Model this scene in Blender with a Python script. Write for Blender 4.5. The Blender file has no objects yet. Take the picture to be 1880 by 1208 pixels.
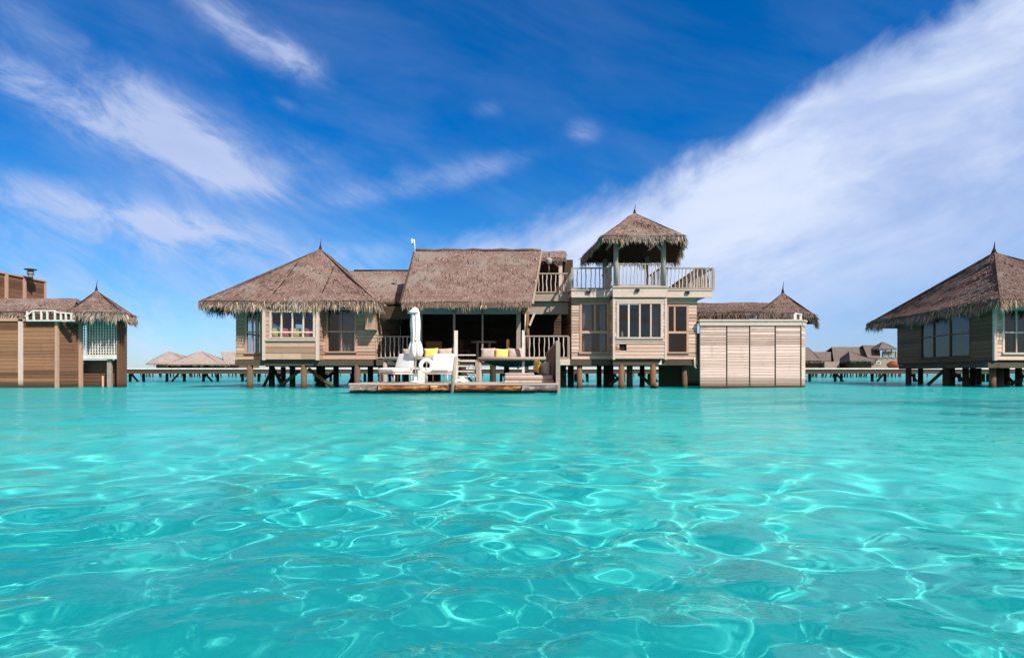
import bpy, bmesh, math, random
import numpy as np
from mathutils import Vector, Matrix
rnd = random.Random(7)
S = bpy.context.scene
C = S.collection
R = math.radians

# ------------------------------------------------------------------ camera, sun, sky, exposure
H = 0.625            # eye height above the lagoon
F = 1100.0           # focal length in pixels of the 1880 px wide photograph
cam = bpy.data.cameras.new('camera')
cam.sensor_width = 36.0
cam.lens = 36.0 * F / 1880.0
cam.shift_y = (687.0 - 604.0) / 1880.0
cam.clip_start = 0.05
cam.clip_end = 6000.0
cam_o = bpy.data.objects.new('camera', cam)
C.objects.link(cam_o)
cam_o.location = (0, 0, H)
cam_o.rotation_euler = (R(90), 0, 0)
S.camera = cam_o
S.view_settings.view_transform = 'Standard'
S.view_settings.look = 'None'
S.view_settings.exposure = 0.3
S.view_settings.gamma = 1.0
S.cycles.use_denoising = True
S.cycles.max_bounces = 8
S.cycles.transparent_max_bounces = 12
S.cycles.sample_clamp_indirect = 6.0
S.cycles.caustics_refractive = True
S.cycles.caustics_reflective = False

SUN_EL, SUN_AZ = 46.0, 138.0          # azimuth measured from +Y (view direction) towards +X
sd = Vector((math.sin(R(SUN_AZ)) * math.cos(R(SUN_EL)), math.cos(R(SUN_AZ)) * math.cos(R(SUN_EL)), math.sin(R(SUN_EL))))
sun = bpy.data.lights.new('sun', 'SUN')
sun.energy = 5.0
sun.angle = R(0.5)
sun.color = (1.0, 0.94, 0.86)
sun.cycles.is_caustics_light = True
sun_o = bpy.data.objects.new('sun', sun)
C.objects.link(sun_o)
sun_o.rotation_euler = sd.to_track_quat('Z', 'Y').to_euler()
sun_o.location = sd * 60


class E:
    """A socket with arithmetic, so node maths can be written as expressions."""
    def __init__(s, nt, sock): s.nt, s.s = nt, sock
    def _op(s, op, *a, clamp=False):
        n = s.nt.nodes.new('ShaderNodeMath'); n.operation = op; n.use_clamp = clamp
        for i, v in enumerate((s,) + a):
            if isinstance(v, E): s.nt.links.new(v.s, n.inputs[i])
            else: n.inputs[i].default_value = v
        return E(s.nt, n.outputs[0])
    def __add__(s, b): return s._op('ADD', b)
    def __radd__(s, b): return s._op('ADD', b)
    def __sub__(s, b): return s._op('SUBTRACT', b)
    def __rsub__(s, b): return (s * -1.0) + b
    def __mul__(s, b): return s._op('MULTIPLY', b)
    def __rmul__(s, b): return s._op('MULTIPLY', b)
    def __truediv__(s, b): return s._op('DIVIDE', b)
    def pow(s, b): return s._op('POWER', b)
    def exp(s): return s._op('EXPONENT')
    def mx(s, b): return s._op('MAXIMUM', b)
    def mn(s, b): return s._op('MINIMUM', b)
    def clamp(s): return s._op('ADD', 0.0, clamp=True)
    def gt(s, b): return s._op('GREATER_THAN', b)
    def step(s, a, b, lo=0.0, hi=1.0):
        n = s.nt.nodes.new('ShaderNodeMapRange'); n.interpolation_type = 'SMOOTHSTEP'
        s.nt.links.new(s.s, n.inputs['Value'])
        for k, v in (('From Min', a), ('From Max', b), ('To Min', lo), ('To Max', hi)):
            if isinstance(v, E): s.nt.links.new(v.s, n.inputs[k])
            else: n.inputs[k].default_value = v
        return E(s.nt, n.outputs[0])


class G:
    """Node-tree helper."""
    def __init__(s, nt): s.nt = nt
    def node(s, kind, **kw):
        n = s.nt.nodes.new(kind)
        for k, v in kw.items(): setattr(n, k, v)
        return n
    def put(s, sock, v):
        if isinstance(v, E): s.nt.links.new(v.s, sock)
        elif hasattr(v, 'is_output'): s.nt.links.new(v, sock)
        elif isinstance(v, (tuple, list)) and len(v) == 3 and sock.type == 'RGBA': sock.default_value = (*v, 1)
        else: sock.default_value = v
    def e(s, sock): return E(s.nt, sock)
    def xyz(s, v):
        n = s.node('ShaderNodeSeparateXYZ'); s.put(n.inputs[0], v)
        return [E(s.nt, o) for o in n.outputs]
    def vec(s, x, y, z):
        n = s.node('ShaderNodeCombineXYZ')
        for i, v in enumerate((x, y, z)): s.put(n.inputs[i], v)
        return n.outputs[0]
    def noise(s, v, scale=1.0, detail=4.0, rough=0.55, dist=0.0):
        n = s.node('ShaderNodeTexNoise'); s.put(n.inputs['Vector'], v)
        n.inputs['Scale'].default_value = scale; n.inputs['Detail'].default_value = detail
        n.inputs['Roughness'].default_value = rough; n.inputs['Distortion'].default_value = dist
        return E(s.nt, n.outputs[0])
    def mix(s, f, a, b, mode='MIX'):
        n = s.node('ShaderNodeMix', data_type='RGBA', blend_type=mode)
        s.put(n.inputs[0], f); s.put(n.inputs[6], a); s.put(n.inputs[7], b)
        return n.outputs[2]
    def ramp(s, f, stops):
        n = s.node('ShaderNodeValToRGB'); s.put(n.inputs[0], f)
        el = n.color_ramp.elements
        while len(el) < len(stops): el.new(0.5)
        for e_, (p, c) in zip(el, stops):
            e_.position = p; e_.color = (*c, 1) if len(c) == 3 else c
        return n.outputs[0]
    def scale(s, v, k):
        n = s.node('ShaderNodeVectorMath', operation='MULTIPLY'); s.put(n.inputs[0], v); n.inputs[1].default_value = k
        return n.outputs[0]


# ---- sky
W = bpy.data.worlds.new('World')
S.world = W
W.use_nodes = True
wn = W.node_tree
wn.nodes.clear()
g = G(wn)
sky = g.node('ShaderNodeTexSky', sky_type='NISHITA', sun_disc=False, sun_elevation=R(SUN_EL), sun_rotation=R(SUN_AZ),
             altitude=0.0, air_density=1.0, dust_density=0.3, ozone_density=2.5)
SKY_STRENGTH = 0.1
dirv = g.node('ShaderNodeTexCoord').outputs['Generated']
dx, dy, dz = g.xyz(dirv)
yy = dy.mx(0.06)
a = dx / yy
e = dz / yy
front = dy.step(0.02, 0.25)
# deep polarised blue: saturate the upper sky
hs = g.node('ShaderNodeHueSaturation')
g.put(hs.inputs['Color'], sky.outputs[0])
g.put(hs.inputs['Saturation'], dz.step(0.0, 0.40, 1.42, 1.52))
g.put(hs.inputs['Value'], dz.step(0.0, 0.5, 0.92, 0.97))
base = g.mix(1.0, hs.outputs[0], g.mix(dz.step(0.0, 0.22), (0.60, 0.80, 1.26), (0.58, 0.95, 1.20)), 'MULTIPLY')
# cloud noise fields
def streak(ang, su, sv, scale, det, off=0.0, rough=0.6, dist=0.3):
    ca, sa = math.cos(ang), math.sin(ang)
    u = a * ca + e * sa
    v = e * ca - a * sa
    return g.noise(g.vec(u * su, v * sv, off), scale, det, rough, dist)
n_edge = streak(R(33), 1.0, 1.6, 5.0, 7.0, 1.3)
n_fine = streak(R(33), 1.0, 2.6, 9.0, 6.0, 4.1)
n_in = streak(R(20), 1.0, 3.0, 3.2, 5.0, 7.7)
n_left = streak(R(-30), 1.0, 2.6, 6.0, 7.0, 2.2, 0.62, 0.6)
n_soft = streak(R(-22), 1.0, 2.6, 2.4, 5.0, 9.2)
# the big bank rising to the right
fc = g.node('ShaderNodeFloatCurve')
pts = [(-0.9, .02), (-.45, .10), (-.2, .185), (-.09, .232), (.0545, .262), (.173, .306), (.282, .352), (.418, .429), (.509, .497), (.618, .570), (.736, .628), (1.0, .78)]
cv = fc.mapping.curves[0]
while len(cv.points) < len(pts): cv.points.new(0.5, 0.5)
for p, (pa, pe) in zip(cv.points, pts): p.location = ((pa + 1) / 2.2, pe)
fc.mapping.update()
g.put(fc.inputs['Value'], (a + 1.0) / 2.2)
edge = g.e(fc.outputs[0])
under = edge - e + (n_edge - 0.5) * 0.15 + (n_fine - 0.5) * 0.03
bank = under.step(-0.012, 0.068) * a.step(-0.48, -0.08)
bank = bank * (under.step(0.05, 0.42, 1.0, 0.74)) * (n_in.step(0.3, 0.75, 0.84, 1.06)) * e.step(0.0, 0.22, 0.5, 1.0)
bank = bank * a.step(0.15, 0.8, 1.0, 0.92)
# wisps at left: (centre a, centre e, half length, half width, tilt, weight)
def wisp(ca_, ce_, su, sv, ang, w):
    c_, s_ = math.cos(R(ang)), math.sin(R(ang))
    p = a - ca_; q = e - ce_
    u = (p * c_ + q * s_) / su
    v = (q * c_ - p * s_) / sv
    return ((u * u + v * v) * -1.0).exp() * w
def px(x, y): return ((x - 940) / 1100.0, (687 - y) / 1100.0)
wl = [(*px(90, 165), .27, .036, -27, .95), (*px(290, 205), .15, .046, -36, 1.0), (*px(365, 280), .10, .036, -42, .9), (*px(450, 330), .075, .017, -22, .75),
      (*px(200, 265), .22, .05, -26, .45), (*px(430, 45), .12, .036, -36, 1.0), (*px(550, 115), .07, .036, -25, .9), (*px(120, 368), .32, .036, -13, 1.0), (*px(300, 415), .2, .028, -7, .8),
      (*px(30, 20), .13, .05, -38, .45), (*px(720, 345), .15, .030, 14, .62), (*px(900, 310), .12, .03, 17, .42), (*px(905, 197), .034, .020, 8, .55), (*px(1072, 242), .034, .026, 0, .62),
      (*px(524, 192), .03, .014, -10, .35), (*px(250, 50), .06, .022, -25, .25), (*px(560, 300), .2, .05, 12, .35), (*px(120, 440), .35, .035, -6, .55), (*px(450, 250), .16, .06, -32, .3), (*px(240, 640), .05, .03, 0, .45), (*px(350, 600), .5, .07, -2, .5), (*px(150, 520), .45, .07, -4, .5), (*px(700, 460), .16, .03, 10, .45)]
ws = wisp(*wl[0])
for w_ in wl[1:]: ws = ws + wisp(*w_)
n_fib = streak(R(-32), 1.2, 7.0, 9.0, 6.0, 5.5, 0.65, 0.8)
wisps = (ws * n_left.step(0.22, 0.76, 0.25, 1.2) * n_fib.step(0.2, 0.8, 0.85, 1.1)).step(0.08, 1.35, 0.0, 0.76)
veil = n_soft.step(0.36, 0.75, 0.0, 0.30) * a.step(-0.35, 0.1, 1.9, 1.0) * e.step(0.02, 0.5, 1.0, 0.35)
cl = ((bank.mx(wisps)) + veil * 0.6).mn(0.97) * front
# overhead and behind: unseen warm-grey cloud layer, added as neutral fill light
zz = dz.mx(0.08)
n_up = g.noise(g.vec(dx / zz * 0.6, dy / zz, 0.0), 1.1, 7.0, 0.6, 0.4)
back = n_up.step(0.36, 0.58, 0.25, 0.95) * (1.0 - front)
ccol = g.mix(n_in.step(0.3, 0.7), (0.46, 0.55, 0.78), (0.60, 0.67, 0.83))
ccol = g.mix(under.step(0.25, 0.6), ccol, (0.37, 0.48, 0.75))
ccol = g.mix(under.step(-0.1, -0.02), (0.47, 0.54, 0.74), ccol)
cs = g.mix(1.0, ccol, (1 / SKY_STRENGTH,) * 3, 'MULTIPLY')
skyc = g.mix(cl, base, cs)
skyc = g.mix(back, skyc, tuple(k / SKY_STRENGTH for k in (0.52, 0.37, 0.305)))
bg = g.node('ShaderNodeBackground')
g.put(bg.inputs['Color'], skyc)
bg.inputs['Strength'].default_value = SKY_STRENGTH
wo = g.node('ShaderNodeOutputWorld')
wn.links.new(bg.outputs[0], wo.inputs['Surface'])
W.cycles.sampling_method = 'MANUAL'
W.cycles.sample_map_resolution = 512


# ------------------------------------------------------------------ helpers
def mat(name, rough=0.7, spec=0.3):
    m = bpy.data.materials.new(name); m.use_nodes = True
    nt = m.node_tree; nt.nodes.clear()
    q = G(nt)
    b = q.node('ShaderNodeBsdfPrincipled')
    b.inputs['Roughness'].default_value = rough
    b.inputs['Specular IOR Level'].default_value = spec
    o = q.node('ShaderNodeOutputMaterial')
    nt.links.new(b.outputs[0], o.inputs['Surface'])
    return m, q, b
def pos(q): return q.node('ShaderNodeNewGeometry').outputs['Position']
def island(q): return q.e(q.node('ShaderNodeNewGeometry').outputs['Random Per Island'])
def bump(q, b, h, strength=0.3, dist=0.02):
    n = q.node('ShaderNodeBump'); q.put(n.inputs['Height'], h)
    n.inputs['Strength'].default_value = strength; n.inputs['Distance'].default_value = dist
    q.put(b.inputs['Normal'], n.outputs[0])
def X(px_, Y): return (px_ - 940.0) * Y / F
def Z(py, Y): return H + (687.0 - py) * Y / F
def P3(px_, py, Y): return Vector((X(px_, Y), Y, Z(py, Y)))


class MB:
    """Collects geometry and links it as ONE mesh object."""
    def __init__(s): s.v, s.f, s.sm, s.mi, s.cur = [], [], [], [], 0
    def add(s, vs, fs, smooth=False):
        k = len(s.v); s.v += [tuple(p) for p in vs]
        s.f += [tuple(i + k for i in q_) for q_ in fs]; s.sm += [smooth] * len(fs); s.mi += [s.cur] * len(fs)
        return s
    def hexa(s, p):
        return s.add(p, [(0, 3, 2, 1), (4, 5, 6, 7), (0, 1, 5, 4), (1, 2, 6, 5), (2, 3, 7, 6), (3, 0, 4, 7)])
    def box(s, x0, x1, y0, y1, z0, z1):
        return s.hexa([(x0, y0, z0), (x1, y0, z0), (x1, y1, z0), (x0, y1, z0), (x0, y0, z1), (x1, y0, z1), (x1, y1, z1), (x0, y1, z1)])
    def beam(s, p, q_, w, h, up=(0, 0, 1)):
        p, q_ = Vector(p), Vector(q_); d = (q_ - p).normalized(); u = Vector(up)
        if abs(d.dot(u)) > .98: u = Vector((0, 1, 0))
        r = d.cross(u).normalized(); u = r.cross(d)
        r *= w / 2; u *= h / 2
        return s.hexa([p - r - u, p + r - u, q_ + r - u, q_ - r - u, p - r + u, p + r + u, q_ + r + u, q_ - r + u])
    def tube(s, pts, rad, n=8, smooth=True, cap=True):
        pts = [Vector(p) for p in pts]
        if not isinstance(rad, (list, tuple)): rad = [rad] * len(pts)
        vs, fs = [], []
        ref = None
        for i, p in enumerate(pts):
            d = (pts[min(i + 1, len(pts) - 1)] - pts[max(i - 1, 0)]).normalized()
            if ref is None:
                ref = d.cross(Vector((0, 1, 0)) if abs(d.y) < .9 else Vector((1, 0, 0))).normalized()
            ref = (ref - d * ref.dot(d)).normalized(); b_ = d.cross(ref)
            for k in range(n):
                t = 2 * math.pi * k / n
                vs.append(p + (ref * math.cos(t) + b_ * math.sin(t)) * rad[i])
        for i in range(len(pts) - 1):
            for k in range(n):
                fs.append((i * n + k, i * n + (k + 1) % n, (i + 1) * n + (k + 1) % n, (i + 1) * n + k))
        s.add(vs, fs, smooth)
        if cap:
            m = len(vs); k0 = len(s.v) - m
            s.f.append(tuple(k0 + i for i in range(n))[::-1]); s.f.append(tuple(k0 + m - n + i for i in range(n))); s.sm += [False, False]; s.mi += [s.cur] * 2
        return s
    def lathe(s, c, prof, n=16, flute=None):
        """prof: (radius, height); flute(theta, i) scales the radius."""
        vs, fs = [], []
        for i, (r, z) in enumerate(prof):
            for k in range(n):
                t = 2 * math.pi * k / n
                rr = r * (flute(t, i) if flute else 1)
                vs.append((c[0] + rr * math.cos(t), c[1] + rr * math.sin(t), c[2] + z))
        for i in range(len(prof) - 1):
            for k in range(n):
                fs.append((i * n + k, i * n + (k + 1) % n, (i + 1) * n + (k + 1) % n, (i + 1) * n + k))
        fs.append(tuple(range(n))[::-1]); fs.append(tuple((len(prof) - 1) * n + k for k in range(n)))
        return s.add(vs, fs, True)
    def build(s, name, m, parent=None, org=None, bevel=0.0):
        if org is None: org = Vector(parent['_org']) if parent is not None else Vector((0, 0, 0))
        me = bpy.data.meshes.new(name)
        me.from_pydata([(p[0] - org[0], p[1] - org[1], p[2] - org[2]) for p in s.v], [], s.f)
        me.polygons.foreach_set('use_smooth', s.sm)
        for m_ in (m if isinstance(m, (list, tuple)) else [m]): me.materials.append(m_)
        me.polygons.foreach_set('material_index', s.mi); me.update()
        o = bpy.data.objects.new(name, me); C.objects.link(o)
        o['_org'] = tuple(org)
        if parent is not None: o.parent = parent
        if bevel:
            bv = o.modifiers.new('bevel', 'BEVEL'); bv.width = bevel; bv.segments = 2; bv.limit_method = 'ANGLE'
        return o


def thing(name, label, cat, loc=(0, 0, 0), rz=0.0, group=None, local=False):
    o = bpy.data.objects.new(name, None); C.objects.link(o)
    o.empty_display_size = .3
    o.location = loc; o.rotation_euler = (0, 0, rz)
    o['_org'] = (0.0, 0.0, 0.0) if local else tuple(loc)
    o['label'] = label; o['category'] = cat
    if group: o['group'] = group
    return o
def tag(o, label, cat, group=None):
    o['label'] = label; o['category'] = cat
    if group: o['group'] = group
    return o
def copy_tree(o, parent=None):
    c = o.copy(); C.objects.link(c)
    if parent is not None: c.parent = parent
    for ch in list(o.children): copy_tree(ch, c)
    return c

# ------------------------------------------------------------------ materials
def wood(name, ca, cb, grain=(1.2, 1.2, 14.0), dark=(0.10, 0.07, 0.05), spot=0.25, rough=0.85, wet=True, var=0.62):
    """Weathered boards: tone per board, fine grain along the board, stains; damp and dark at the waterline."""
    m, q, b = mat(name, rough, 0.2)
    p = pos(q); x_, y_, z_ = q.xyz(p)
    isl = island(q)
    stain = q.noise(q.vec(x_ * 3.0, y_ * 3.0, z_ * .7), 1.0, 5, 0.7, 0.5)
    v = q.vec(x_ * grain[0], y_ * grain[1], z_ * grain[2] + isl * 37.0)
    n = q.noise(v, 2.2, 5, 0.65)
    big = q.noise(q.vec(x_ * .9, y_ * .9, z_ * 2.0), 0.9, 4, 0.6)
    f = isl * var + n * (1.15 - var) - 0.08
    c = q.mix(f.step(0.15, 0.9), ca, cb)
    c = q.mix((n * 0.6 + big * 0.5).step(0.58, 0.82) * spot, c, dark)
    fine = q.noise(q.vec(x_ * grain[0] * 4, y_ * grain[1] * 4, z_ * grain[2] * 3), 6.0, 3, 0.6)
    c = q.mix(fine.step(0.3, 0.75, 0.0, 0.22), c, dark)
    if wet:
        al = (z_ + (n - 0.5) * 0.2).step(0.16, 0.42, 0.45, 0.0)
        c = q.mix(al, c, (0.085, 0.06, 0.03))
        w = (z_ + (n - 0.5) * 0.12).step(0.06, 0.20, 0.92, 0.0)
        c = q.mix(w, c, (0.075, 0.032, 0.018))
    c = q.mix(stain.step(0.55, 0.75, 0.0, 0.30), c, tuple(k * .45 for k in cb))
    q.put(b.inputs['Base Color'], c)
    bump(q, b, n * 0.6 + fine * 0.4, 0.35, 0.012)
    return m
def plain(name, c, rough=0.8, spec=0.25, c2=None, sc=6.0, bmp=0.0):
    m, q, b = mat(name, rough, spec)
    n = q.noise(pos(q), sc, 4, 0.6)
    c2 = c2 or tuple(k * 0.82 for k in c)
    q.put(b.inputs['Base Color'], q.mix(n.step(0.3, 0.75), c, c2))
    if bmp: bump(q, b, n, bmp, 0.01)
    return m
def thatch_mat(name, ca, cb, cc, leaf=False):
    """Sun-bleached palm thatch; leaf=True is the loose strips, with a tone of their own each."""
    m, q, b = mat(name, 0.95, 0.05)
    p = pos(q); x_, y_, z_ = q.xyz(p)
    n = q.noise(p, 7.0, 6, 0.7)
    big = q.noise(q.vec(x_ * .5, y_ * .5, z_ * 1.1), 1.1, 4, 0.6)
    band = q.noise(q.vec(x_ * .22, y_ * .22, z_ * 2.6), 1.6, 4, 0.6)
    f = island(q) * 0.75 + n * 0.35 if leaf else n
    c = q.mix(f.step(0.2, 0.9) if leaf else f.step(0.35, 0.68), cb, ca)
    c = q.mix(big.step(0.40, 0.66, 0.0, 0.6), c, cc)
    c = q.mix(band.step(0.5, 0.68, 0.0, 0.4), c, tuple(k * 0.62 for k in cc))
    if leaf:
        c = q.mix(island(q).step(0.88, 0.92, 0.0, 0.9), c, tuple(min(1, k * 1.7) for k in ca))
    else:
        fl_ = q.noise(q.vec(x_, y_, z_ * .8), 13.0, 4, 0.75)
        c = q.mix(fl_.step(0.56, 0.70, 0.0, 0.75), c, tuple(min(1, k * 1.6) for k in ca))
        c = q.mix(fl_.step(0.30, 0.44, 0.75, 0.0), c, tuple(k * 0.45 for k in cb))
    grey = q.noise(q.vec(x_, y_, z_), .55, 5, 0.65, 0.6)
    c = q.mix(grey.step(0.48, 0.66, 0.0, 0.6), c, (ca[0] * .92, ca[0] * .80, ca[0] * .72))
    q.put(b.inputs['Base Color'], c)
    if not leaf: bump(q, b, n, 0.8, 0.05)
    return m

M = {}
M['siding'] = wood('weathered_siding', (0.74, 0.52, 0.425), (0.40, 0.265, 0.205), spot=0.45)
M['siding_part_shade'] = wood('part_shaded_siding', (0.60, 0.405, 0.30), (0.34, 0.22, 0.155), spot=0.45)  # bedroom siding with its partial shadow put into the tone
M['siding_grey'] = wood('greyed_siding', (0.62, 0.419, 0.314), (0.36, 0.233, 0.162), spot=0.4)
M['siding_pale'] = wood('bleached_boards', (0.88, 0.655, 0.58), (0.46, 0.32, 0.265), (1.0, 1.0, 20.0), spot=0.6, var=0.5)
M['siding_brown'] = wood('brown_boards', (0.36, 0.185, 0.105), (0.13, 0.060, 0.036), spot=0.4)
M['siding_dark'] = wood('dark_brown_boards', (0.22, 0.105, 0.065), (0.12, 0.06, 0.038), spot=0.4)
M['siding_shade'] = wood('shaded_siding', (0.20, 0.112, 0.066), (0.115, 0.066, 0.040), spot=0.4)  # siding copy with the shade of side walls put into its colour
M['frame'] = wood('window_timber', (0.62, 0.391, 0.294), (0.45, 0.27, 0.199), (6, 6, 2), spot=0.2, wet=False)
M['trim'] = wood('bleached_trim', (0.80, 0.64, 0.56), (0.56, 0.43, 0.37), (3, 3, 5), spot=0.3)
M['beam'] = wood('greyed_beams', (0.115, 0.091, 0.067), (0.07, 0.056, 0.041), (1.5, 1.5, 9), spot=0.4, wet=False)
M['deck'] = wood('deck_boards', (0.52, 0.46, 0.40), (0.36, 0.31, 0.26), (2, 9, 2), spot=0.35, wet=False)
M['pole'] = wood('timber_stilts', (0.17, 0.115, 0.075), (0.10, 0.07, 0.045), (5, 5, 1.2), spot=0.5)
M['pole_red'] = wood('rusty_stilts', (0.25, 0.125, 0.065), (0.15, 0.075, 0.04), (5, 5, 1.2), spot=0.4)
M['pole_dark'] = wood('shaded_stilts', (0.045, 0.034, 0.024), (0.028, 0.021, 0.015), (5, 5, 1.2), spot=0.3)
M['drift'] = wood('driftwood_balusters', (0.78, 0.67, 0.608), (0.52, 0.428, 0.38), (6, 6, 2), spot=0.25, wet=False)
M['rail'] = wood('rail_timber', (0.46, 0.372, 0.314), (0.31, 0.251, 0.209), (3, 3, 3), spot=0.3, wet=False)
M['teal'] = plain('pale_green_paint', (0.40, 0.335, 0.295), 0.7, 0.3, (0.29, 0.24, 0.21), 3.0)
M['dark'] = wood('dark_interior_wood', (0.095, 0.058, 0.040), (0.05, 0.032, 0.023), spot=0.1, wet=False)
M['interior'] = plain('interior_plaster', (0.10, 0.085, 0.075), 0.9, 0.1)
M['blind'] = plain('canvas_blind', (0.34, 0.38, 0.38), 0.9, 0.1, None, 2.0)
M['thatch'] = [thatch_mat('palm_thatch', (0.285, 0.198, 0.170), (0.145, 0.098, 0.084), (0.155, 0.098, 0.084)), thatch_mat('loose_palm_thatch', (0.285, 0.198, 0.170), (0.145, 0.098, 0.084), (0.155, 0.098, 0.084), True)]
M['thatch_pale'] = [thatch_mat('pale_palm_thatch', (0.43, 0.355, 0.315), (0.29, 0.235, 0.21), (0.31, 0.25, 0.22)), thatch_mat('loose_pale_palm_thatch', (0.43, 0.355, 0.315), (0.29, 0.235, 0.21), (0.31, 0.25, 0.22), True)]
M['thatch_shaded'] = [thatch_mat('shaded_thatch', (0.11, 0.075, 0.062), (0.06, 0.042, 0.035), (0.07, 0.048, 0.04)), thatch_mat('loose_shaded_thatch', (0.11, 0.075, 0.062), (0.06, 0.042, 0.035), (0.07, 0.048, 0.04), True)]  # thatch copy darkened to carry the stair roof's shade
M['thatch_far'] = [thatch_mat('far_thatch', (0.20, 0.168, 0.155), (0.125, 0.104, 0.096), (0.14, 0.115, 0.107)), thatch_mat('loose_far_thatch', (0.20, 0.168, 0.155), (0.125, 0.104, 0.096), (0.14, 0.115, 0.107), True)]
M['thatch_grey'] = [thatch_mat('grey_palm_thatch', (0.205, 0.145, 0.124), (0.11, 0.075, 0.064), (0.12, 0.078, 0.067)), thatch_mat('loose_grey_palm_thatch', (0.205, 0.145, 0.124), (0.11, 0.075, 0.064), (0.12, 0.078, 0.067), True)]
M['fringe'] = thatch_mat('frayed_palm_leaf', (0.46, 0.36, 0.27), (0.17, 0.125, 0.09), (0.22, 0.165, 0.12), True)
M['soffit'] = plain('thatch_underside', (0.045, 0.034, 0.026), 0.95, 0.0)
M['white'] = plain('white_fabric', (0.76, 0.75, 0.74), 0.9, 0.1, (0.66, 0.66, 0.65), 5)
M['beige'] = plain('beige_fabric', (0.50, 0.40, 0.35), 0.95, 0.05, (0.44, 0.35, 0.30), 9)
M['yellow'] = plain('yellow_fabric', (0.86, 0.64, 0.20), 0.9, 0.05, (0.80, 0.57, 0.16), 9)
M['lemon'] = plain('pale_yellow_fabric', (0.75, 0.62, 0.22), 0.9, 0.05)
M['red'] = plain('faded_red_fabric', (0.62, 0.16, 0.15), 0.9, 0.05)
M['ochre'] = plain('ochre_fabric', (0.48, 0.30, 0.09), 0.9, 0.05)
M['net'] = plain('net_cloth', (0.035, 0.045, 0.045), 0.9, 0.05)
M['ring'] = plain('cream_foam', (0.80, 0.76, 0.68), 0.6, 0.3, (0.70, 0.66, 0.58), 5)
M['white_wood'] = plain('chalky_paint', (0.78, 0.75, 0.70), 0.7, 0.2, (0.60, 0.56, 0.50), 5)
M['metal'] = plain('dark_metal', (0.035, 0.035, 0.04), 0.5, 0.5)
M['ivory'] = plain('frosted_glass', (0.45, 0.42, 0.36), 0.4, 0.5)
M['chair_wood'] = plain('amber_wood', (0.32, 0.17, 0.07), 0.6, 0.3)
M['terracotta'] = plain('terracotta', (0.32, 0.10, 0.06), 0.85, 0.2)
M['curtain'] = plain('grey_curtain', (0.42, 0.38, 0.40), 0.95, 0.05, (0.30, 0.27, 0.29), 4)
M['block'] = plain('dark_hatch', (0.012, 0.012, 0.012), 0.7, 0.3)

def log_mat():
    m, q, b = mat('stained_log', 0.85, 0.2)
    p = pos(q); x_, y_, z_ = q.xyz(p)
    n = q.noise(q.vec(x_ * .8, y_, z_ * 5.0), 2.6, 6, 0.7, 0.8)
    n2 = q.noise(q.vec(x_ * 1.2, y_, z_ * 3.0), 1.3, 4, 0.6)
    c = q.ramp(n * 0.75 + n2 * 0.3, [(0.40, (0.03, 0.014, 0.009)), (0.50, (0.16, 0.05, 0.018)), (0.56, (0.34, 0.15, 0.05)), (0.65, (0.60, 0.42, 0.25)), (0.75, (0.75, 0.64, 0.50))])
    w = (z_ + (n - 0.5) * 0.14).step(0.06, 0.19, 0.94, 0.0)
    c = q.mix(w, c, (0.02, 0.014, 0.010))
    q.put(b.inputs['Base Color'], c); bump(q, b, n, 0.5, 0.02)
    return m
M['log'] = log_mat()
def log_grey_mat():
    m, q, b = mat('bleached_log', 0.85, 0.2)
    p = pos(q); x_, y_, z_ = q.xyz(p)
    n = q.noise(q.vec(x_ * .8, y_, z_ * 5.0), 2.4, 6, 0.7, 0.8)
    c = q.ramp(n, [(0.34, (0.10, 0.075, 0.07)), (0.46, (0.13, 0.10, 0.095)), (0.64, (0.48, 0.42, 0.39))])
    w = (z_ + (n - 0.5) * 0.12).step(0.05, 0.16, 0.92, 0.0)
    c = q.mix(w, c, (0.02, 0.014, 0.012))
    q.put(b.inputs['Base Color'], c); bump(q, b, n, 0.5, 0.02)
    return m
M['log_grey'] = log_grey_mat()

def glass_mat():
    m = bpy.data.materials.new('window_glass'); m.use_nodes = True
    t = m.node_tree; t.nodes.clear(); q = G(t)
    tr = q.node('ShaderNodeBsdfTransparent'); tr.inputs['Color'].default_value = (0.84, 0.87, 0.88, 1)
    gl_ = q.node('ShaderNodeBsdfGlossy'); gl_.inputs['Roughness'].default_value = 0.02
    fr_ = q.node('ShaderNodeLayerWeight'); fr_.inputs['Blend'].default_value = 0.5
    mx_ = q.node('ShaderNodeMixShader')
    q.put(mx_.inputs[0], (q.e(fr_.outputs['Facing']).pow(4.0) * 0.22 + 0.05).clamp()); t.links.new(tr.outputs[0], mx_.inputs[1]); t.links.new(gl_.outputs[0], mx_.inputs[2])
    o = q.node('ShaderNodeOutputMaterial'); t.links.new(mx_.outputs[0], o.inputs['Surface'])
    return m
M['glass'] = glass_mat()

# ------------------------------------------------------------------ builders for walls, windows, railings, thatch
class Face:
    """A vertical wall line from A to B (left to right seen from outside)."""
    def __init__(s, A, B):
        s.A, s.B = Vector((A[0], A[1], 0)), Vector((B[0], B[1], 0))
        s.d = (s.B - s.A).normalized(); s.n = Vector((s.d.y, -s.d.x, 0)); s.L = (s.B - s.A).length
    def p(s, u, out, z): v = s.A + s.d * u + s.n * out; return (v.x, v.y, z)
    def block(s, mb, u0, u1, o0, o1, z0, z1):
        mb.hexa([s.p(u0, o1, z0), s.p(u1, o1, z0), s.p(u1, o0, z0), s.p(u0, o0, z0), s.p(u0, o1, z1), s.p(u1, o1, z1), s.p(u1, o0, z1), s.p(u0, o0, z1)])
def spans(lo, hi, holes):
    out, c = [], lo
    for a_, b_ in sorted(holes):
        if a_ > c: out.append((c, min(a_, hi)))
        c = max(c, b_)
    if c < hi: out.append((c, hi))
    return [(a_, b_) for a_, b_ in out if b_ - a_ > 0.01]
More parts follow.
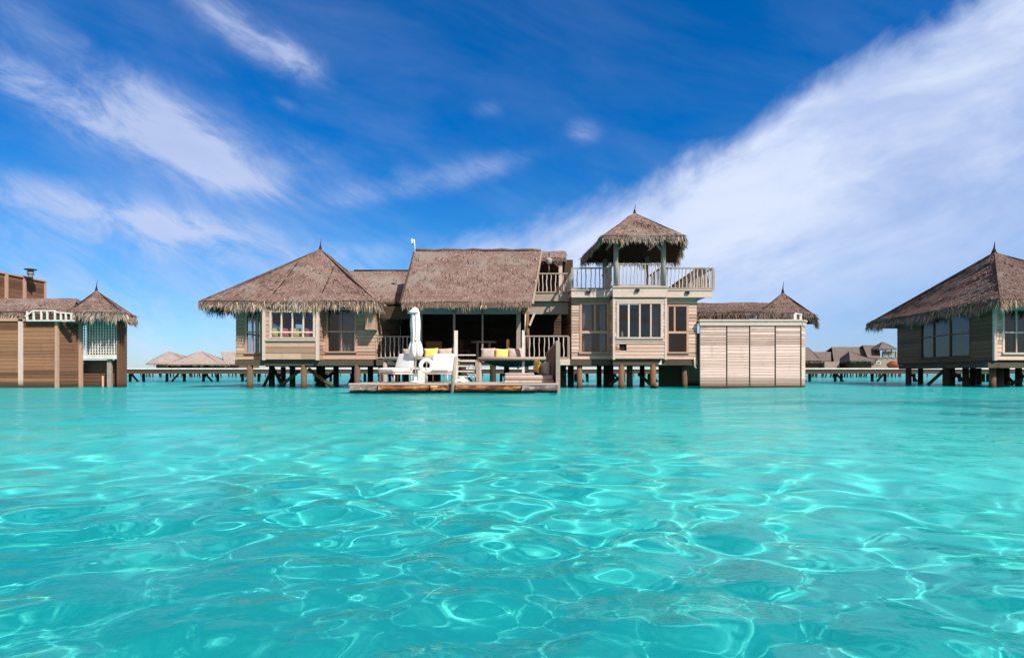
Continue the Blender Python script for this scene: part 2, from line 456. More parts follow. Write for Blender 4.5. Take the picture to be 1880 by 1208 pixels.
def clad(f, z0, z1, m, parent, holes=(), ph=0.16, name='clad_wall', core=0.10, lap=0.030, joint=2.6, gap=.008):
    mb = MB()
    zs_ = sorted({z0, z1, *[h_[2] for h_ in holes if z0 < h_[2] < z1], *[h_[3] for h_ in holes if z0 < h_[3] < z1]})
    for a_, b_ in zip(zs_, zs_[1:]):
        hs_ = [(h_[0], h_[1]) for h_ in holes if h_[2] < b_ - 1e-4 and h_[3] > a_ + 1e-4]
        for u0, u1 in spans(0, f.L, hs_): f.block(mb, u0, u1, -core, 0.0, a_, b_)
    k = 0
    zz_ = z0
    while zz_ < z1 - 0.01:
        top = min(zz_ + ph * rnd.uniform(.72, 1.28), z1)
        cuts = sorted({zz_, top, *[t for h_ in holes for t in (h_[2], h_[3]) if zz_ < t < top]})
        for a_, b_ in zip(cuts, cuts[1:]):
            hs_ = [(h_[0], h_[1]) for h_ in holes if h_[2] < b_ - 1e-4 and h_[3] > a_ + 1e-4]
            for u0, u1 in spans(0, f.L, hs_):
                st = u0
                while st < u1 - 0.01:
                    en = st + joint * rnd.uniform(.6, 1.4)
                    if u1 - en < .6: en = u1
                    en = min(en, u1)
                    gp = .004
                    o0 = 0.003 + rnd.uniform(0, .004)
                    lo, hi = a_ + (0.010 if a_ == zz_ else 0), b_ - gap
                    if hi > lo:
                        mb.hexa([f.p(st + gp, o0 + lap, lo), f.p(en - gp, o0 + lap, lo), f.p(en - gp, o0, lo), f.p(st + gp, o0, lo),
                                 f.p(st + gp, o0 + lap * .45, hi), f.p(en - gp, o0 + lap * .45, hi), f.p(en - gp, o0, hi), f.p(st + gp, o0, hi)])
                    st = en
        zz_ = top
    return mb.build(name, m, parent)
def window(f, u0, u1, z0, z1, cols, rows, parent, m=None, fw=0.09, mw=0.055, sill=True, out=0.05, label=None):
    """Frame in the wall with its glass as sub-parts; cols, rows: inner division fractions; rows may be per column."""
    mb = MB()
    f.block(mb, u0 - fw * .5, u0 + fw * .5, -.10, out, z0, z1)
    f.block(mb, u1 - fw * .5, u1 + fw * .5, -.10, out, z0, z1)
    f.block(mb, u0 - fw * .5 - .01, u1 + fw * .5 + .01, -.10, out + .004, z1, z1 + fw)
    f.block(mb, u0 - fw * .7, u1 + fw * .7, -.10, out + (.05 if sill else .004), z0 - fw * .8, z0)
    zs_ = [z0] + [z0 + (z1 - z0) * r_ for r_ in rows] + [z1]
    per = cols if cols and isinstance(cols[0], list) else [cols] * (len(zs_) - 1)
    for r_ in zs_[1:-1]: f.block(mb, u0 + fw * .5, u1 - fw * .5, -.055, out - .010, r_ - mw * .6, r_ + mw * .6)
    cells = []
    for j, (c_, d_) in enumerate(zip(zs_, zs_[1:])):
        xs_ = [u0] + [u0 + (u1 - u0) * t for t in per[j]] + [u1]
        lo = c_ + (mw * .6 if j else 0); hi = d_ - (mw * .6 if j < len(zs_) - 2 else 0)
        for t in xs_[1:-1]: f.block(mb, t - mw / 2, t + mw / 2, -.06, out - .014, lo, hi)
        cells += [(a_, b_, c_, d_) for a_, b_ in zip(xs_, xs_[1:])]
    w = mb.build('window', m or M['frame'], parent)
    if label: w['label'] = label
    for a_, b_, c_, d_ in cells:
        g_ = MB(); f.block(g_, a_ + .022, b_ - .022, -.030, -.018, c_ + .022, d_ - .022)
        g_.build('pane', M['glass'], w)
    return w
def railing(A, B, z0, z1, parent, step=0.20, m=None, mb_=None, post=True, crook=0.014, rad=0.026, bottom=0.08, ends=(True, True)):
    A, B = Vector((A[0], A[1], 0)), Vector((B[0], B[1], 0)); L = (B - A).length; d = (B - A).normalized()
    r = MB()
    up = Vector((0, 0, 1))
    r.beam(A + up * (z1 - .03), B + up * (z1 - .03), .09, .06)
    r.beam(A + up * (z0 + bottom), B + up * (z0 + bottom), .06, .06)
    if post:
        for q_, on in ((A, ends[0]), (B, ends[1])):
            if on: r.box(q_.x - .055, q_.x + .055, q_.y - .055, q_.y + .055, z0, z1 - .062)
    ro = r.build('railing', m or M['rail'], parent)
    n = max(2, int(L / step))
    for i in range(1, n):
        p = A + d * (L * i / n + rnd.uniform(-.02, .02))
        b_ = MB(); zz_ = z0 + bottom + .032; h_ = z1 - .062 - zz_
        k = 5
        ph = rnd.uniform(0, 6.28)
        pts_ = [p + d * (math.sin(ph + t * 1.6) * crook * (0 if t in (0, k) else 1) + rnd.uniform(-.4, .4) * crook) + up * (zz_ + h_ * t / k) for t in range(k + 1)]
        rr = rad * rnd.uniform(.8, 1.25)
        b_.tube(pts_, [rr * rnd.uniform(.85, 1.15) for _ in pts_], 6, True, False)
        b_.build('baluster', mb_ or M['drift'], ro)
    return ro

def blade(mb, p, d, L, w, droop, side):
    """One palm-leaf strip starting at p along d, drooping."""
    p = Vector(p); d = Vector(d).normalized()
    s_ = d.cross(Vector((0, 0, 1)))
    s_ = s_.normalized() if s_.length > 1e-3 else Vector((1, 0, 0))
    s_ = (s_ + Vector((0, 0, 1)) * side).normalized()
    m1 = p + d * L * .5 + Vector((0, 0, -droop * .3)); e_ = p + d * L + Vector((0, 0, -droop))
    mb.add([p - s_ * w * .5, p + s_ * w * .5, m1 + s_ * w * .45, m1 - s_ * w * .45, e_ + s_ * w * .12, e_ - s_ * w * .12], [(0, 1, 2, 3), (3, 2, 4, 5)])
def roof_patch(mb, q_, nu, nv, sag, thick, courses, lump, tuft, eave_lip=True, tl=.32, soffit=None, step_=.07):
    """One slope: q_ = eave left, eave right, top right, top left. Adds a lumpy thatch skin, its underside and loose leaves."""
    thick = max(thick, sag + .10)
    a_, b_, c_, d_ = [Vector(v) for v in q_]
    nrm = (b_ - a_).cross((d_ if (d_ - c_).length > .01 else c_) - a_).normalized()
    if nrm.z < 0: nrm = -nrm
    def at(u, v, n_=0.0):
        p = (a_ * (1 - u) + b_ * u) * (1 - v) + (d_ * (1 - u) + c_ * u) * v
        p = p + Vector((0, 0, -sag * 4 * v * (1 - v)))
        return p + nrm * n_
    ph = rnd.uniform(0, 50)
    def lum(u, v):
        p = at(u, v)
        s_ = math.sin(p.x * 2.3 + ph) * math.cos(p.z * 2.9 + p.y * 1.7) * .5 + math.sin(p.x * 5.1 + p.y * 4.3 + p.z * 3.7 + ph) * .5
        k = 0.0
        if courses: fr_ = (v * courses + .12 * math.sin(u * 9 + ph)) % 1.0; k = step_ * (1 - fr_)
        return s_ * lump * min(1, v * 6) * min(1, (1 - v) * 8 + .1) + k
    vs, fs = [], []
    for j in range(nv + 1):
        for i in range(nu + 1):
            u, v = i / nu, j / nv
            vs.append(at(u, v, lum(u, v) if 0 < i < nu else lum(u, v) * .3))
    w = nu + 1
    for j in range(nv):
        for i in range(nu): fs.append((j * w + i, j * w + i + 1, (j + 1) * w + i + 1, (j + 1) * w + i))
    mb.add(vs, fs, True)
    # underside and rims
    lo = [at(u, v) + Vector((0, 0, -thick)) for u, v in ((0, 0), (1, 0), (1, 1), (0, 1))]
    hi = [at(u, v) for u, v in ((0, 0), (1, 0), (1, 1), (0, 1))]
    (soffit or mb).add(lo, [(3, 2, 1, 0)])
    mb.add([hi[0], hi[1], lo[1], lo[0]], [(3, 2, 1, 0)])
    mb.add([hi[1], hi[2], lo[2], lo[1]], [(3, 2, 1, 0)])
    mb.add([hi[3], hi[0], lo[0], lo[3]], [(3, 2, 1, 0)])
    area = (b_ - a_).length * ((d_ + c_) * .5 - (a_ + b_) * .5).length
    if (d_ - c_).length < .5: area *= .6
    mb.cur = 1
    for _ in range(int(area * tuft)):
        v = 1 - math.sqrt(rnd.random()) if (d_ - c_).length < .5 else rnd.random()
        u = rnd.random()
        p = at(u, v, lum(u, v) + .012)
        dn = (at(u, max(0, v - .05)) - at(u, min(1, v + .05))).normalized()
        dn = (dn + Vector((rnd.uniform(-.35, .35), rnd.uniform(-.35, .35), 0)) + nrm * rnd.uniform(.0, .07)).normalized()
        blade(mb, p, dn, tl * rnd.uniform(.4, 1.1), rnd.uniform(.015, .04), .012, rnd.uniform(-.12, .12))
    mb.cur = 0
def fringe(parent, edges, dens=70, L=0.42, m=None, up=0.12, outn=.35, name='eave_fringe'):
    """Ragged palm-leaf ends hanging along the eaves; edges: (p, q, outward xy)."""
    mb = MB()
    for p, q_, out in edges:
        p, q_, out = Vector(p), Vector(q_), Vector((*out, 0)).normalized()
        n = int((q_ - p).length * dens * 1.35)
        along = (q_ - p).normalized()
        phs = [rnd.uniform(0, 6.28) for _ in range(3)]
        for _ in range(n):
            t = rnd.random(); r_ = rnd.random()
            b_ = p.lerp(q_, t) - out * up * r_ + Vector((0, 0, up * .6 * r_ - .22 * rnd.random()))
            clump = .75 + .25 * math.sin(t * 17 + phs[0]) + .18 * math.sin(t * 43 + phs[1])
            d = (out * rnd.uniform(.05, outn * 2) + along * rnd.gauss(0, .28) + Vector((0, 0, -rnd.uniform(.5, 1.1))))
            blade(mb, b_, d, L * .84 * clump * rnd.uniform(.4, 1.2), rnd.uniform(.016, .042), L * .22, rnd.uniform(-.6, .6))
    return mb.build(name, (m[1] if isinstance(m, list) else m) or M['fringe'], parent)
def thatch(parent, slopes, eaves, m=None, name='thatched_roof', sag=0.12, thick=0.25, courses=5, lump=.06, tuft=60, dens=70, L=.42, res=.35, fm=None, up=.12, label=None, tl=.32):
    mb, sb = MB(), MB()
    for s_ in slopes:
        a_, b_, c_, d_ = [Vector(v) for v in s_]
        nu = max(2, int((b_ - a_).length / res)); nv = max(3, int(((c_ + d_) * .5 - (a_ + b_) * .5).length / (res * .6)))
        roof_patch(mb, s_, nu, nv, sag, thick, courses, lump, tuft, tl=tl, soffit=sb, step_=.07 if courses == 4 else .035)
    o = mb.build(name, m or M['thatch'], parent)
    if label: o['label'] = label
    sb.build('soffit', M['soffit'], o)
    if eaves: fringe(o, eaves, dens, L, fm, up)
    return o
def finial(parent, p, h=.7, r=.07, m=None):
    p = Vector(p)
    mb = MB(); mb.tube([p + Vector((0, 0, -.15)), p + Vector((0, 0, .08)), p + Vector((.01, 0, h * .4)), p + Vector((.05, 0, h))], [r * 1.9, r, r * .45, r * .12], 7)
    return mb.build('finial', m or M['soffit'], parent)
def stilt(parent, x, y, z1, r=.13, m=None, lean=0.0, z0=-1.9, label=None):
    mb = MB(); mb.tube([(x - lean, y, z0), (x - lean * .3, y, z0 * .2), (x, y, z1)], [r * 1.08, r * 1.03, r * .95], 10)
    return mb.build('stilt', m or M['pole'], parent)
def brace(parent, p, q_, r=.075, m=None):
    mb = MB(); mb.tube([p, (Vector(p) + Vector(q_)) / 2, q_], r, 8)
    return mb.build('brace', m or M['pole_dark'], parent)

def pillow_mesh(mb, c, w, h, t, rx=0.0, rz=0.0, ry=0.0, n=9, pinch=.06):
    """A stuffed square cushion standing in its local XZ plane; rx leans it back, rz turns it."""
    Mx = Matrix.Translation(c) @ Matrix.Rotation(rz, 4, 'Z') @ Matrix.Rotation(rx, 4, 'X') @ Matrix.Rotation(ry, 4, 'Y')
    vs, fs = [], []
    for side in (-1, 1):
        for j in range(n + 1):
            for i in range(n + 1):
                u, v = 2 * i / n - 1, 2 * j / n - 1
                k = ((1 - u ** 4) * (1 - v ** 4)) ** .5
                e1 = 1 - pinch * (1 - v * v) * abs(u) - pinch * .0
                e2 = 1 - pinch * (1 - u * u) * abs(v)
                vs.append(Mx @ Vector((u * w / 2 * e1, side * t / 2 * k + .006 * math.sin(u * 7 + v * 5), v * h / 2 * e2)))
    m_ = (n + 1) ** 2
    for s_ in (0, 1):
        for j in range(n):
            for i in range(n):
                q_ = [s_ * m_ + j * (n + 1) + i, s_ * m_ + j * (n + 1) + i + 1, s_ * m_ + (j + 1) * (n + 1) + i + 1, s_ * m_ + (j + 1) * (n + 1) + i]
                fs.append(tuple(q_ if s_ == 0 else q_[::-1]))
    mb.add(vs, fs, True)
def cushion(label, c, w, h, t, m, rx=0, rz=0, ry=0, group=None):
    o = MB(); pillow_mesh(o, Vector((0, 0, 0)), w, h, t, rx, rz, ry)
    ob = o.build('cushion', m, None, (0, 0, 0)); ob.location = c
    return tag(ob, label, 'cushion', group)
def soft_box(mb, x0, x1, y0, y1, z0, z1, r=.05, n=4):
    """A padded slab with rounded edges."""
    cx_, cy_, cz_ = (x0 + x1) / 2, (y0 + y1) / 2, (z0 + z1) / 2
    hx, hy, hz = (x1 - x0) / 2, (y1 - y0) / 2, (z1 - z0) / 2
    bm = bmesh.new(); bmesh.ops.create_cube(bm, size=2.0)
    for v in bm.verts: v.co = Vector((v.co.x * hx, v.co.y * hy, v.co.z * hz))
    bmesh.ops.bevel(bm, geom=bm.edges[:], offset=min(r, hz * .95, hx * .95, hy * .95), segments=n, affect='EDGES', profile=.5)
    bm.verts.index_update()
    mb.add([(v.co.x + cx_, v.co.y + cy_, v.co.z + cz_) for v in bm.verts], [[v.index for v in f_.verts] for f_ in bm.faces], True)
    bm.free()

def curtain(f, u0, u1, z0, z1, parent, back=.22, folds=7):
    """A gathered curtain hanging inside a window."""
    mb = MB(); n = folds * 6; vs, fs = [], []
    for i in range(n + 1):
        u = u0 + (u1 - u0) * i / n
        o_ = -back + .035 * math.sin(i / 6 * 6.283)
        vs += [f.p(u, o_, z0), f.p(u, o_ * 1.0, z1)]
    for i in range(n): fs.append((2 * i, 2 * i + 2, 2 * i + 3, 2 * i + 1))
    return mb.add(vs, fs, True).build('curtain', M['curtain'], parent)
# ------------------------------------------------------------------ lagoon: sandy seabed and rippled water
DEPTH = 1.4
def grid_mesh(name, V, faces, material, smooth=True):
    me = bpy.data.meshes.new(name)
    nf = len(faces)
    me.vertices.add(len(V)); me.vertices.foreach_set('co', V.astype(np.float32).ravel())
    me.loops.add(nf * 4); me.loops.foreach_set('vertex_index', faces.astype(np.int32).ravel())
    me.polygons.add(nf)
    me.polygons.foreach_set('loop_start', np.arange(0, nf * 4, 4, dtype=np.int32))
    me.polygons.foreach_set('loop_total', np.full(nf, 4, dtype=np.int32))
    me.polygons.foreach_set('use_smooth', np.full(nf, smooth))
    me.update(calc_edges=True)
    me.materials.append(material)
    o = bpy.data.objects.new(name, me); C.objects.link(o)
    return o
def ring_grid(r0, r1, step, dense):
    """Rings round the swimmer, finer towards the lagoon in front; returns x, y, spacing and quads."""
    n = int(math.log(r1 / r0) / step) + 1
    r = r0 * np.exp(np.linspace(0, math.log(r1 / r0), n))
    t = np.concatenate([np.linspace(-62, 62, dense, endpoint=False), np.linspace(62, 298, dense // 5, endpoint=False)])
    t = np.radians(90 - t)
    m = len(t)
    X = r[:, None] * np.cos(t)[None]; Y = r[:, None] * np.sin(t)[None]
    sp = np.repeat((r * step * 1.6)[:, None], m, 1)
    i = np.arange(n - 1)[:, None]; j = np.arange(m)[None]; j2 = (j + 1) % m
    q = np.stack([i * m + j + 0 * i, i * m + j2, (i + 1) * m + j2, (i + 1) * m + j], -1).reshape(-1, 4)
    return X.ravel(), Y.ravel(), sp.ravel(), q
def waves(X, Y, sp):
    g_ = np.random.RandomState(11)
    Z = np.zeros_like(X)
    wind = R(-62)
    # set of ripples: wavelength band, count, slope
    for lo, hi, cnt, slope, spread in ((2.2, 6.0, 12, .022, 40), (.9, 2.0, 18, .020, 60), (.28, .60, 50, .066, 95), (.16, .27, 44, .040, 110), (.09, .15, 44, .022, 120)):
        for k in range(cnt):
            lam = math.exp(g_.uniform(math.log(lo), math.log(hi)))
            th = wind + R(g_.normal(0, spread * .6))
            kk = 2 * math.pi / lam
            amp = slope / kk * g_.uniform(.6, 1.4) * math.sqrt(2.0 / cnt) * 1.6
            ph = g_.uniform(0, 6.283)
            w = np.clip((lam / sp - 3.0) / 3.0, 0, 1)
            # patches where a ripple train is stronger or weaker
            px_, py_, pp = g_.uniform(-.5, .5) / lam, g_.uniform(-.5, .5) / lam, g_.uniform(0, 6.28)
            env = .65 + .35 * np.sin(px_ * X + py_ * Y + pp)
            arg = kk * (X * math.cos(th) + Y * math.sin(th)) + ph
            Z += amp * w * env * (np.sin(arg) + .18 * np.cos(2 * arg))
    return Z

sand, q, b = mat('lagoon_sand', 0.95, 0.0)
P_ = pos(q)
x_, y_, z_ = q.xyz(P_)
n1 = q.noise(P_, 0.22, 4, 0.55)
n2 = q.noise(P_, 1.6, 5, 0.6)
c1 = q.mix(n2.step(0.35, 0.7), (0.74, 0.75, 0.70), (0.82, 0.83, 0.77))
c1 = q.mix(n1.step(0.40, 0.75, 0.0, 0.45), c1, (0.44, 0.50, 0.47))
c1 = q.mix((x_ * x_ + y_ * y_).pow(0.5).step(6.0, 18.0, 0.0, 0.75), c1, (0.34, 0.52, 0.52))  # sand darkened with distance, standing in for light lost in deeper water
# sea-grass bed at the right, in front of the neighbouring villa, and, past the jetty, deep-water blue put into the sand colour
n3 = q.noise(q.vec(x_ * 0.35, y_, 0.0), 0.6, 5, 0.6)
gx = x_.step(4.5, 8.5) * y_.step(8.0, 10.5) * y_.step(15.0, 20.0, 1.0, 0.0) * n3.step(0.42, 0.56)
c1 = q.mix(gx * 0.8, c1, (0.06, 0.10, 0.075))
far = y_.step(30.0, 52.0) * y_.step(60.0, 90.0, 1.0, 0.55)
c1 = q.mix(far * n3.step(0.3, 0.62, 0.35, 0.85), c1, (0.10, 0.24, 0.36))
q.put(b.inputs['Base Color'], c1)
xs, ys, sps, qs = ring_grid(0.4, 4200.0, 0.06, 120)
zs = -DEPTH - np.clip((np.hypot(xs, ys) - 10) / 40, 0, 1) * .4 - 0.10 * np.sin(xs * .31 + 1.0) * np.cos(ys * .27) - .04 * np.sin(xs * 1.1 + ys * .8)
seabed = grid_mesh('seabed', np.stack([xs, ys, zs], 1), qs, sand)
seabed['kind'] = 'structure'
seabed.cycles.is_caustics_receiver = True

wm = bpy.data.materials.new('lagoon_water'); wm.use_nodes = True
nt = wm.node_tree; nt.nodes.clear()
q = G(nt)
P_ = pos(q); x_, y_, z_ = q.xyz(P_)
rad = (x_ * x_ + y_ * y_).pow(0.5)
h1 = q.noise(q.vec(x_ * 0.75 + y_ * 0.35, y_ * 1.1 - x_ * 0.3, 0.0), 3.2, 4, 0.6, 0.4)
h2 = q.noise(q.vec(x_ * 0.5, y_ * 1.2, 3.0), 0.8, 4, 0.6, 0.3)
bp = q.node('ShaderNodeBump'); q.put(bp.inputs['Height'], h1 * 0.060 + h2 * 0.24)
q.put(bp.inputs['Strength'], rad.step(2.0, 12.0, 0.25, 1.0)); bp.inputs['Distance'].default_value = 1.0
rf = q.node('ShaderNodeBsdfRefraction'); rf.inputs['IOR'].default_value = 1.333; rf.inputs['Roughness'].default_value = 0.0
rf.inputs['Color'].default_value = (0.40, 1.0, 0.97, 1)
gl = q.node('ShaderNodeBsdfGlossy'); gl.inputs['Roughness'].default_value = 0.03
gl.inputs['Color'].default_value = (1, 1, 1, 1)
q.put(gl.inputs['Normal'], bp.outputs[0])
b2 = q.node('ShaderNodeBump'); q.put(b2.inputs['Height'], h1 * 0.030 + h2 * 0.03); q.put(b2.inputs['Strength'], rad.step(4.0, 14.0, 0.0, 0.8)); b2.inputs['Distance'].default_value = 1.0
q.put(rf.inputs['Normal'], b2.outputs[0])
fr = q.node('ShaderNodeFresnel'); fr.inputs['IOR'].default_value = 1.333; q.put(fr.inputs['Normal'], bp.outputs[0])
ms = q.node('ShaderNodeMixShader')
q.put(ms.inputs[0], (q.e(fr.outputs[0]) * rad.step(3.0, 12.0, 0.45, 0.76)).mn(0.34))
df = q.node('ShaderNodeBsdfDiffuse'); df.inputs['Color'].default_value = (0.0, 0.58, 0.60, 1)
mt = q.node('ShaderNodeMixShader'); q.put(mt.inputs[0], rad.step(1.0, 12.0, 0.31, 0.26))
nt.links.new(rf.outputs[0], mt.inputs[1]); nt.links.new(df.outputs[0], mt.inputs[2])
nt.links.new(mt.outputs[0], ms.inputs[1]); nt.links.new(gl.outputs[0], ms.inputs[2])
o_ = q.node('ShaderNodeOutputMaterial'); nt.links.new(ms.outputs[0], o_.inputs['Surface'])
xw, yw, spw, qw = ring_grid(0.22, 4000.0, 0.0105, 560)
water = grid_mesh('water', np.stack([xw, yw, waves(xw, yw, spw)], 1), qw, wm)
water['kind'] = 'structure'
water.cycles.is_caustics_caster = True
# ------------------------------------------------------------------ the main villa
V = thing('overwater_villa', 'large thatched villa on stilts with lookout tower and plank bath enclosure behind the sun deck', 'villa', (0, 28, 0))
FL = 1.32
# --- bedroom wing: front wall, bay window, recessed panels
YB, YW = 27.5, 28.3
xl, xb0, xb1, xr = X(434, YW), X(485, YB), X(583, YB), X(690, YW)
ztop = 4.1
fw_l = Face((xl, YW), (xb0, YW))
h1_ = (X(452, YW) - xl, X(484, YW) - xl - .12, Z(647, YW), Z(572, YW))
clad(fw_l, FL, ztop, M['siding_grey'], V, [h1_])
window(fw_l, h1_[0], h1_[1], h1_[2], h1_[3], [.42, .78], [.50], V, M['frame'], label='tall corner window looking through to the sky')
fb = Face((xb0, YB), (xb1, YB))
hb = (X(497, YB) - xb0, X(577, YB) - xb0, Z(619, YB), Z(574, YB))
clad(fb, FL - .02, 4.0, M['siding_part_shade'], V, [hb], ph=.235)
window(fb, hb[0], hb[1], hb[2], hb[3], [.25, .5, .75], [.20], V, M['trim'], label='four-light bay window with cushions on its sill')
fbs = Face((xb1, YB + .06), (xb1, YW)); clad(fbs, FL - .02, 4.0, M['siding_part_shade'], V, ph=.235)
fbl = Face((xb0, YW), (xb0, YB + .06)); clad(fbl, FL - .02, 4.0, M['siding_part_shade'], V, ph=.235)
mb = MB()
for u_ in (xb0, xb1): mb.box(u_ - .07, u_ + .07, YB - .06, YB + .07, FL - .05, 4.0)
mb.box(xb0 + .07, xb1 - .07, YB - .09, YB + .01, Z(622.5, YB) - .09, Z(622.5, YB))
mb.build('bay_trim', M['trim'], V)
MB().box(xb0, xb1, YB + .1, YW, 3.95, 4.05).build('bay_ceiling', M['interior'], V)
MB().box(xb0 + .1, xb1 - .1, YB + .11, YW + .3, Z(622, YB) - .12, Z(622, YB) - .02).build('window_seat', M['interior'], V)
fr_ = Face((xb1, YW), (xr, YW))
h2_ = (X(601, YW) - xb1, X(653, YW) - xb1, Z(645, YW), Z(570, YW))
clad(fr_, FL, ztop, M['siding_part_shade'], V, [h2_], ph=.19)
window(fr_, h2_[0], h2_[1], h2_[2], h2_[3], [.5], [.48], V, M['frame'], label='big square two-light window')
xs2 = xr
side = Face((xr, YW), (xr, 34.5)); clad(side, FL, ztop, M['siding_grey'], V, joint=4)
wl_ = Face((xl, 34.5), (xl, YW)); hw2 = (.6, 5.75, Z(650, YW), Z(570, YW))
clad(wl_, FL, ztop, M['siding_grey'], V, [hw2], joint=4)
window(wl_, hw2[0], hw2[1], hw2[2], hw2[3], [.33, .66], [.5], V, M['frame'])
bk = Face((xr, 34.5), (xl, 34.5)); hk = (bk.L - 3.6, bk.L - .5, Z(650, YW), Z(570, YW))
clad(bk, FL, ztop, M['siding_grey'], V, [hk], joint=4)
window(bk, hk[0], hk[1], hk[2], hk[3], [.33, .66], [.5], V, M['frame'])
MB().box(xl + .02, xr - .02, YW + .1, 34.4, FL - .12, FL + .03).build('bedroom_floor', M['dark'], V)
MB().box(xl + .02, xr - .02, YW + .1, 34.4, ztop - .06, ztop).build('bedroom_ceiling', M['interior'], V)
MB().box(xl + 3.1, xl + 3.2, YW + .12, 34.3, FL + .03, ztop - .06).build('partition', M['interior'], V)
# projecting shutter box by the recess
MB().box(X(672, 27.9), X(690, 27.9), 27.75, YW - .03, Z(606, 28), Z(570, 28)).build('shutter_box', M['siding_grey'], V)
# --- floor beams
mb = MB()
mb.box(xl + .25, xr, YB + .12, YB + .34, 1.02, FL - .03)
mb.box(xl + .25, xr, 31.0, 31.2, 1.02, FL - .1); mb.box(xl + .25, xr, 34.2, 34.4, 1.02, FL - .1)
for i in range(9): mb.box(xl + .4 + i * (xr - xl - .8) / 8 - .06, xl + .4 + i * (xr - xl - .8) / 8 + .06, YB + .34, 34.2, 1.06, FL - .1)
mb.build('floor_beam', M['beam'], V)
# --- stilts and braces under the bedroom
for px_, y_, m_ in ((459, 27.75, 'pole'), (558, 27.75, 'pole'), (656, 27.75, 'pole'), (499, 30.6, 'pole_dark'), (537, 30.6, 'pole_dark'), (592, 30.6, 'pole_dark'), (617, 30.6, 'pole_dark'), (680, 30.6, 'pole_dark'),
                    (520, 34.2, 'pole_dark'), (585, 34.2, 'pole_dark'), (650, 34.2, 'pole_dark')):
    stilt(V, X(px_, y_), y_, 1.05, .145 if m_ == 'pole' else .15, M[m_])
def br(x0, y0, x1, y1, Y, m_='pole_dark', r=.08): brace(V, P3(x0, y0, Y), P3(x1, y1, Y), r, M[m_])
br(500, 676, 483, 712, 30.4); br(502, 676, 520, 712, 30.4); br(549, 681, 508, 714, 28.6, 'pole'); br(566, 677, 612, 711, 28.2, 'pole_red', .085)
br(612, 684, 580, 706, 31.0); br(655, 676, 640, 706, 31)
# --- bedroom hipped thatch roof
ze = 3.96
A_, B_ = (X(364, 27.4), 27.4, ze), (X(692, 27.4), 27.4, ze)
C_, D_ = (X(692, 27.4), 37.0, ze), (X(364, 27.4), 37.0, ze)
ap = (X(588, 32.0), 32.0, Z(457, 32.0))
thatch(V, [(A_, B_, ap, ap), (B_, C_, ap, ap), (C_, D_, ap, ap), (D_, A_, ap, ap)],
       [(A_, B_, (0, -1)), (B_, C_, (1, 0)), (D_, A_, (-1, 0))], sag=.16, dens=85, L=.5, label='hipped bedroom thatch rising to a point')
finial(V, ap, .55, .06)
for (x0, y0, x1, y1, t0) in ((546, 480, 502, 538, 0), (613, 488, 592, 535, 0)):
    pts_ = []
    for k in range(7):
        t = k / 6
        # follow the front slope
        pxx, pyy = x0 + (x1 - x0) * t, y0 + (y1 - y0) * t
        # intersect the view line with the front slope plane
        n_ = (Vector(B_) - Vector(A_)).cross(Vector(ap) - Vector(A_)).normalized()
        d_ = Vector(((pxx - 940) / F, 1, (687 - pyy) / F)); o_ = Vector((0, 0, H))
        s_ = (Vector(A_) - o_).dot(n_) / d_.dot(n_)
        v_ = max(0, min(1, ((o_ + d_ * s_).z - ze) / (ap[2] - ze)))
        pts_.append(o_ + d_ * s_ + Vector((0, 0, -.16 * 4 * v_ * (1 - v_) + .05)))
    MB().tube(pts_, .022, 5).build('thatch_seam', M['soffit'], V)
# --- connecting roof between bedroom and main hall
a_, b_, c_, d_ = (X(690, 29.0), 29.0, Z(570, 29.0)), (X(742, 29.0), 29.0, Z(572, 29.0)), (X(752, 33), 33.0, Z(498, 33)), (X(640, 33), 33.0, Z(498, 33))
e_, f_ = (c_[0], 36.2, 4.35), (d_[0], 36.2, 4.35)
thatch(V, [(a_, b_, c_, d_), (e_, f_, d_, c_)], [(a_, b_, (0, -1))], sag=.1, L=.36, label='low thatch link between bedroom and hall')
MB().tube([(d_[0] + .3, 33, d_[2] + .03), (c_[0], 33, c_[2] + .03)], .05, 6).build('ridge_pole', M['soffit'], V)
# --- recess between bedroom and hall
YD = 28.4
MB().box(xr, X(775, 28.4), 28.35, 28.5, 1.04, FL).build('deck_fascia', M['beam'], V)
MB().box(xr + .02, X(1045, 28.4), 28.5, 34.6, FL - .12, FL).build('veranda_floor', M['deck'], V)
railing((X(684, YD), YD), (X(772, YD), YD), FL, Z(617, YD), V, .2)
# --- hall: dark veranda room
xh0, xh1 = X(740, 28.5), X(1046, 28.0)
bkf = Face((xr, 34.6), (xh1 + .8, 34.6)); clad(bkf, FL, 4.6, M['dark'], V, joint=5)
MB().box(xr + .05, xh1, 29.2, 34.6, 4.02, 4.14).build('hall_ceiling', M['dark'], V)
for p_, w_ in ((772, .16), (834, .10), (886, .07), (952, .20)):
    MB().box(X(p_, 28.2) - w_ / 2, X(p_, 28.2) + w_ / 2, 28.12, 28.12 + w_, FL, 3.7).build('veranda_post', M['rail'], V)
for p0, p1 in ((774, 832), (836, 884), (888, 949)):
    MB().box(X(p0, 28.1), X(p1, 28.1), 28.02, 28.10, Z(577, 28.1), Z(560, 28.1)).build('roller_blind', M['blind'], V)
MB().box(X(740, 28.3), X(960, 28.3), 28.1, 28.32, Z(560, 28.2) + .005, 4.02).build('eave_beam', M['beam'], V)
MB().box(X(690, 28.3), X(770, 28.3), 28.3, 28.45, Z(585, 28.2), Z(562, 28.2)).build('lintel', M['dark'], V)
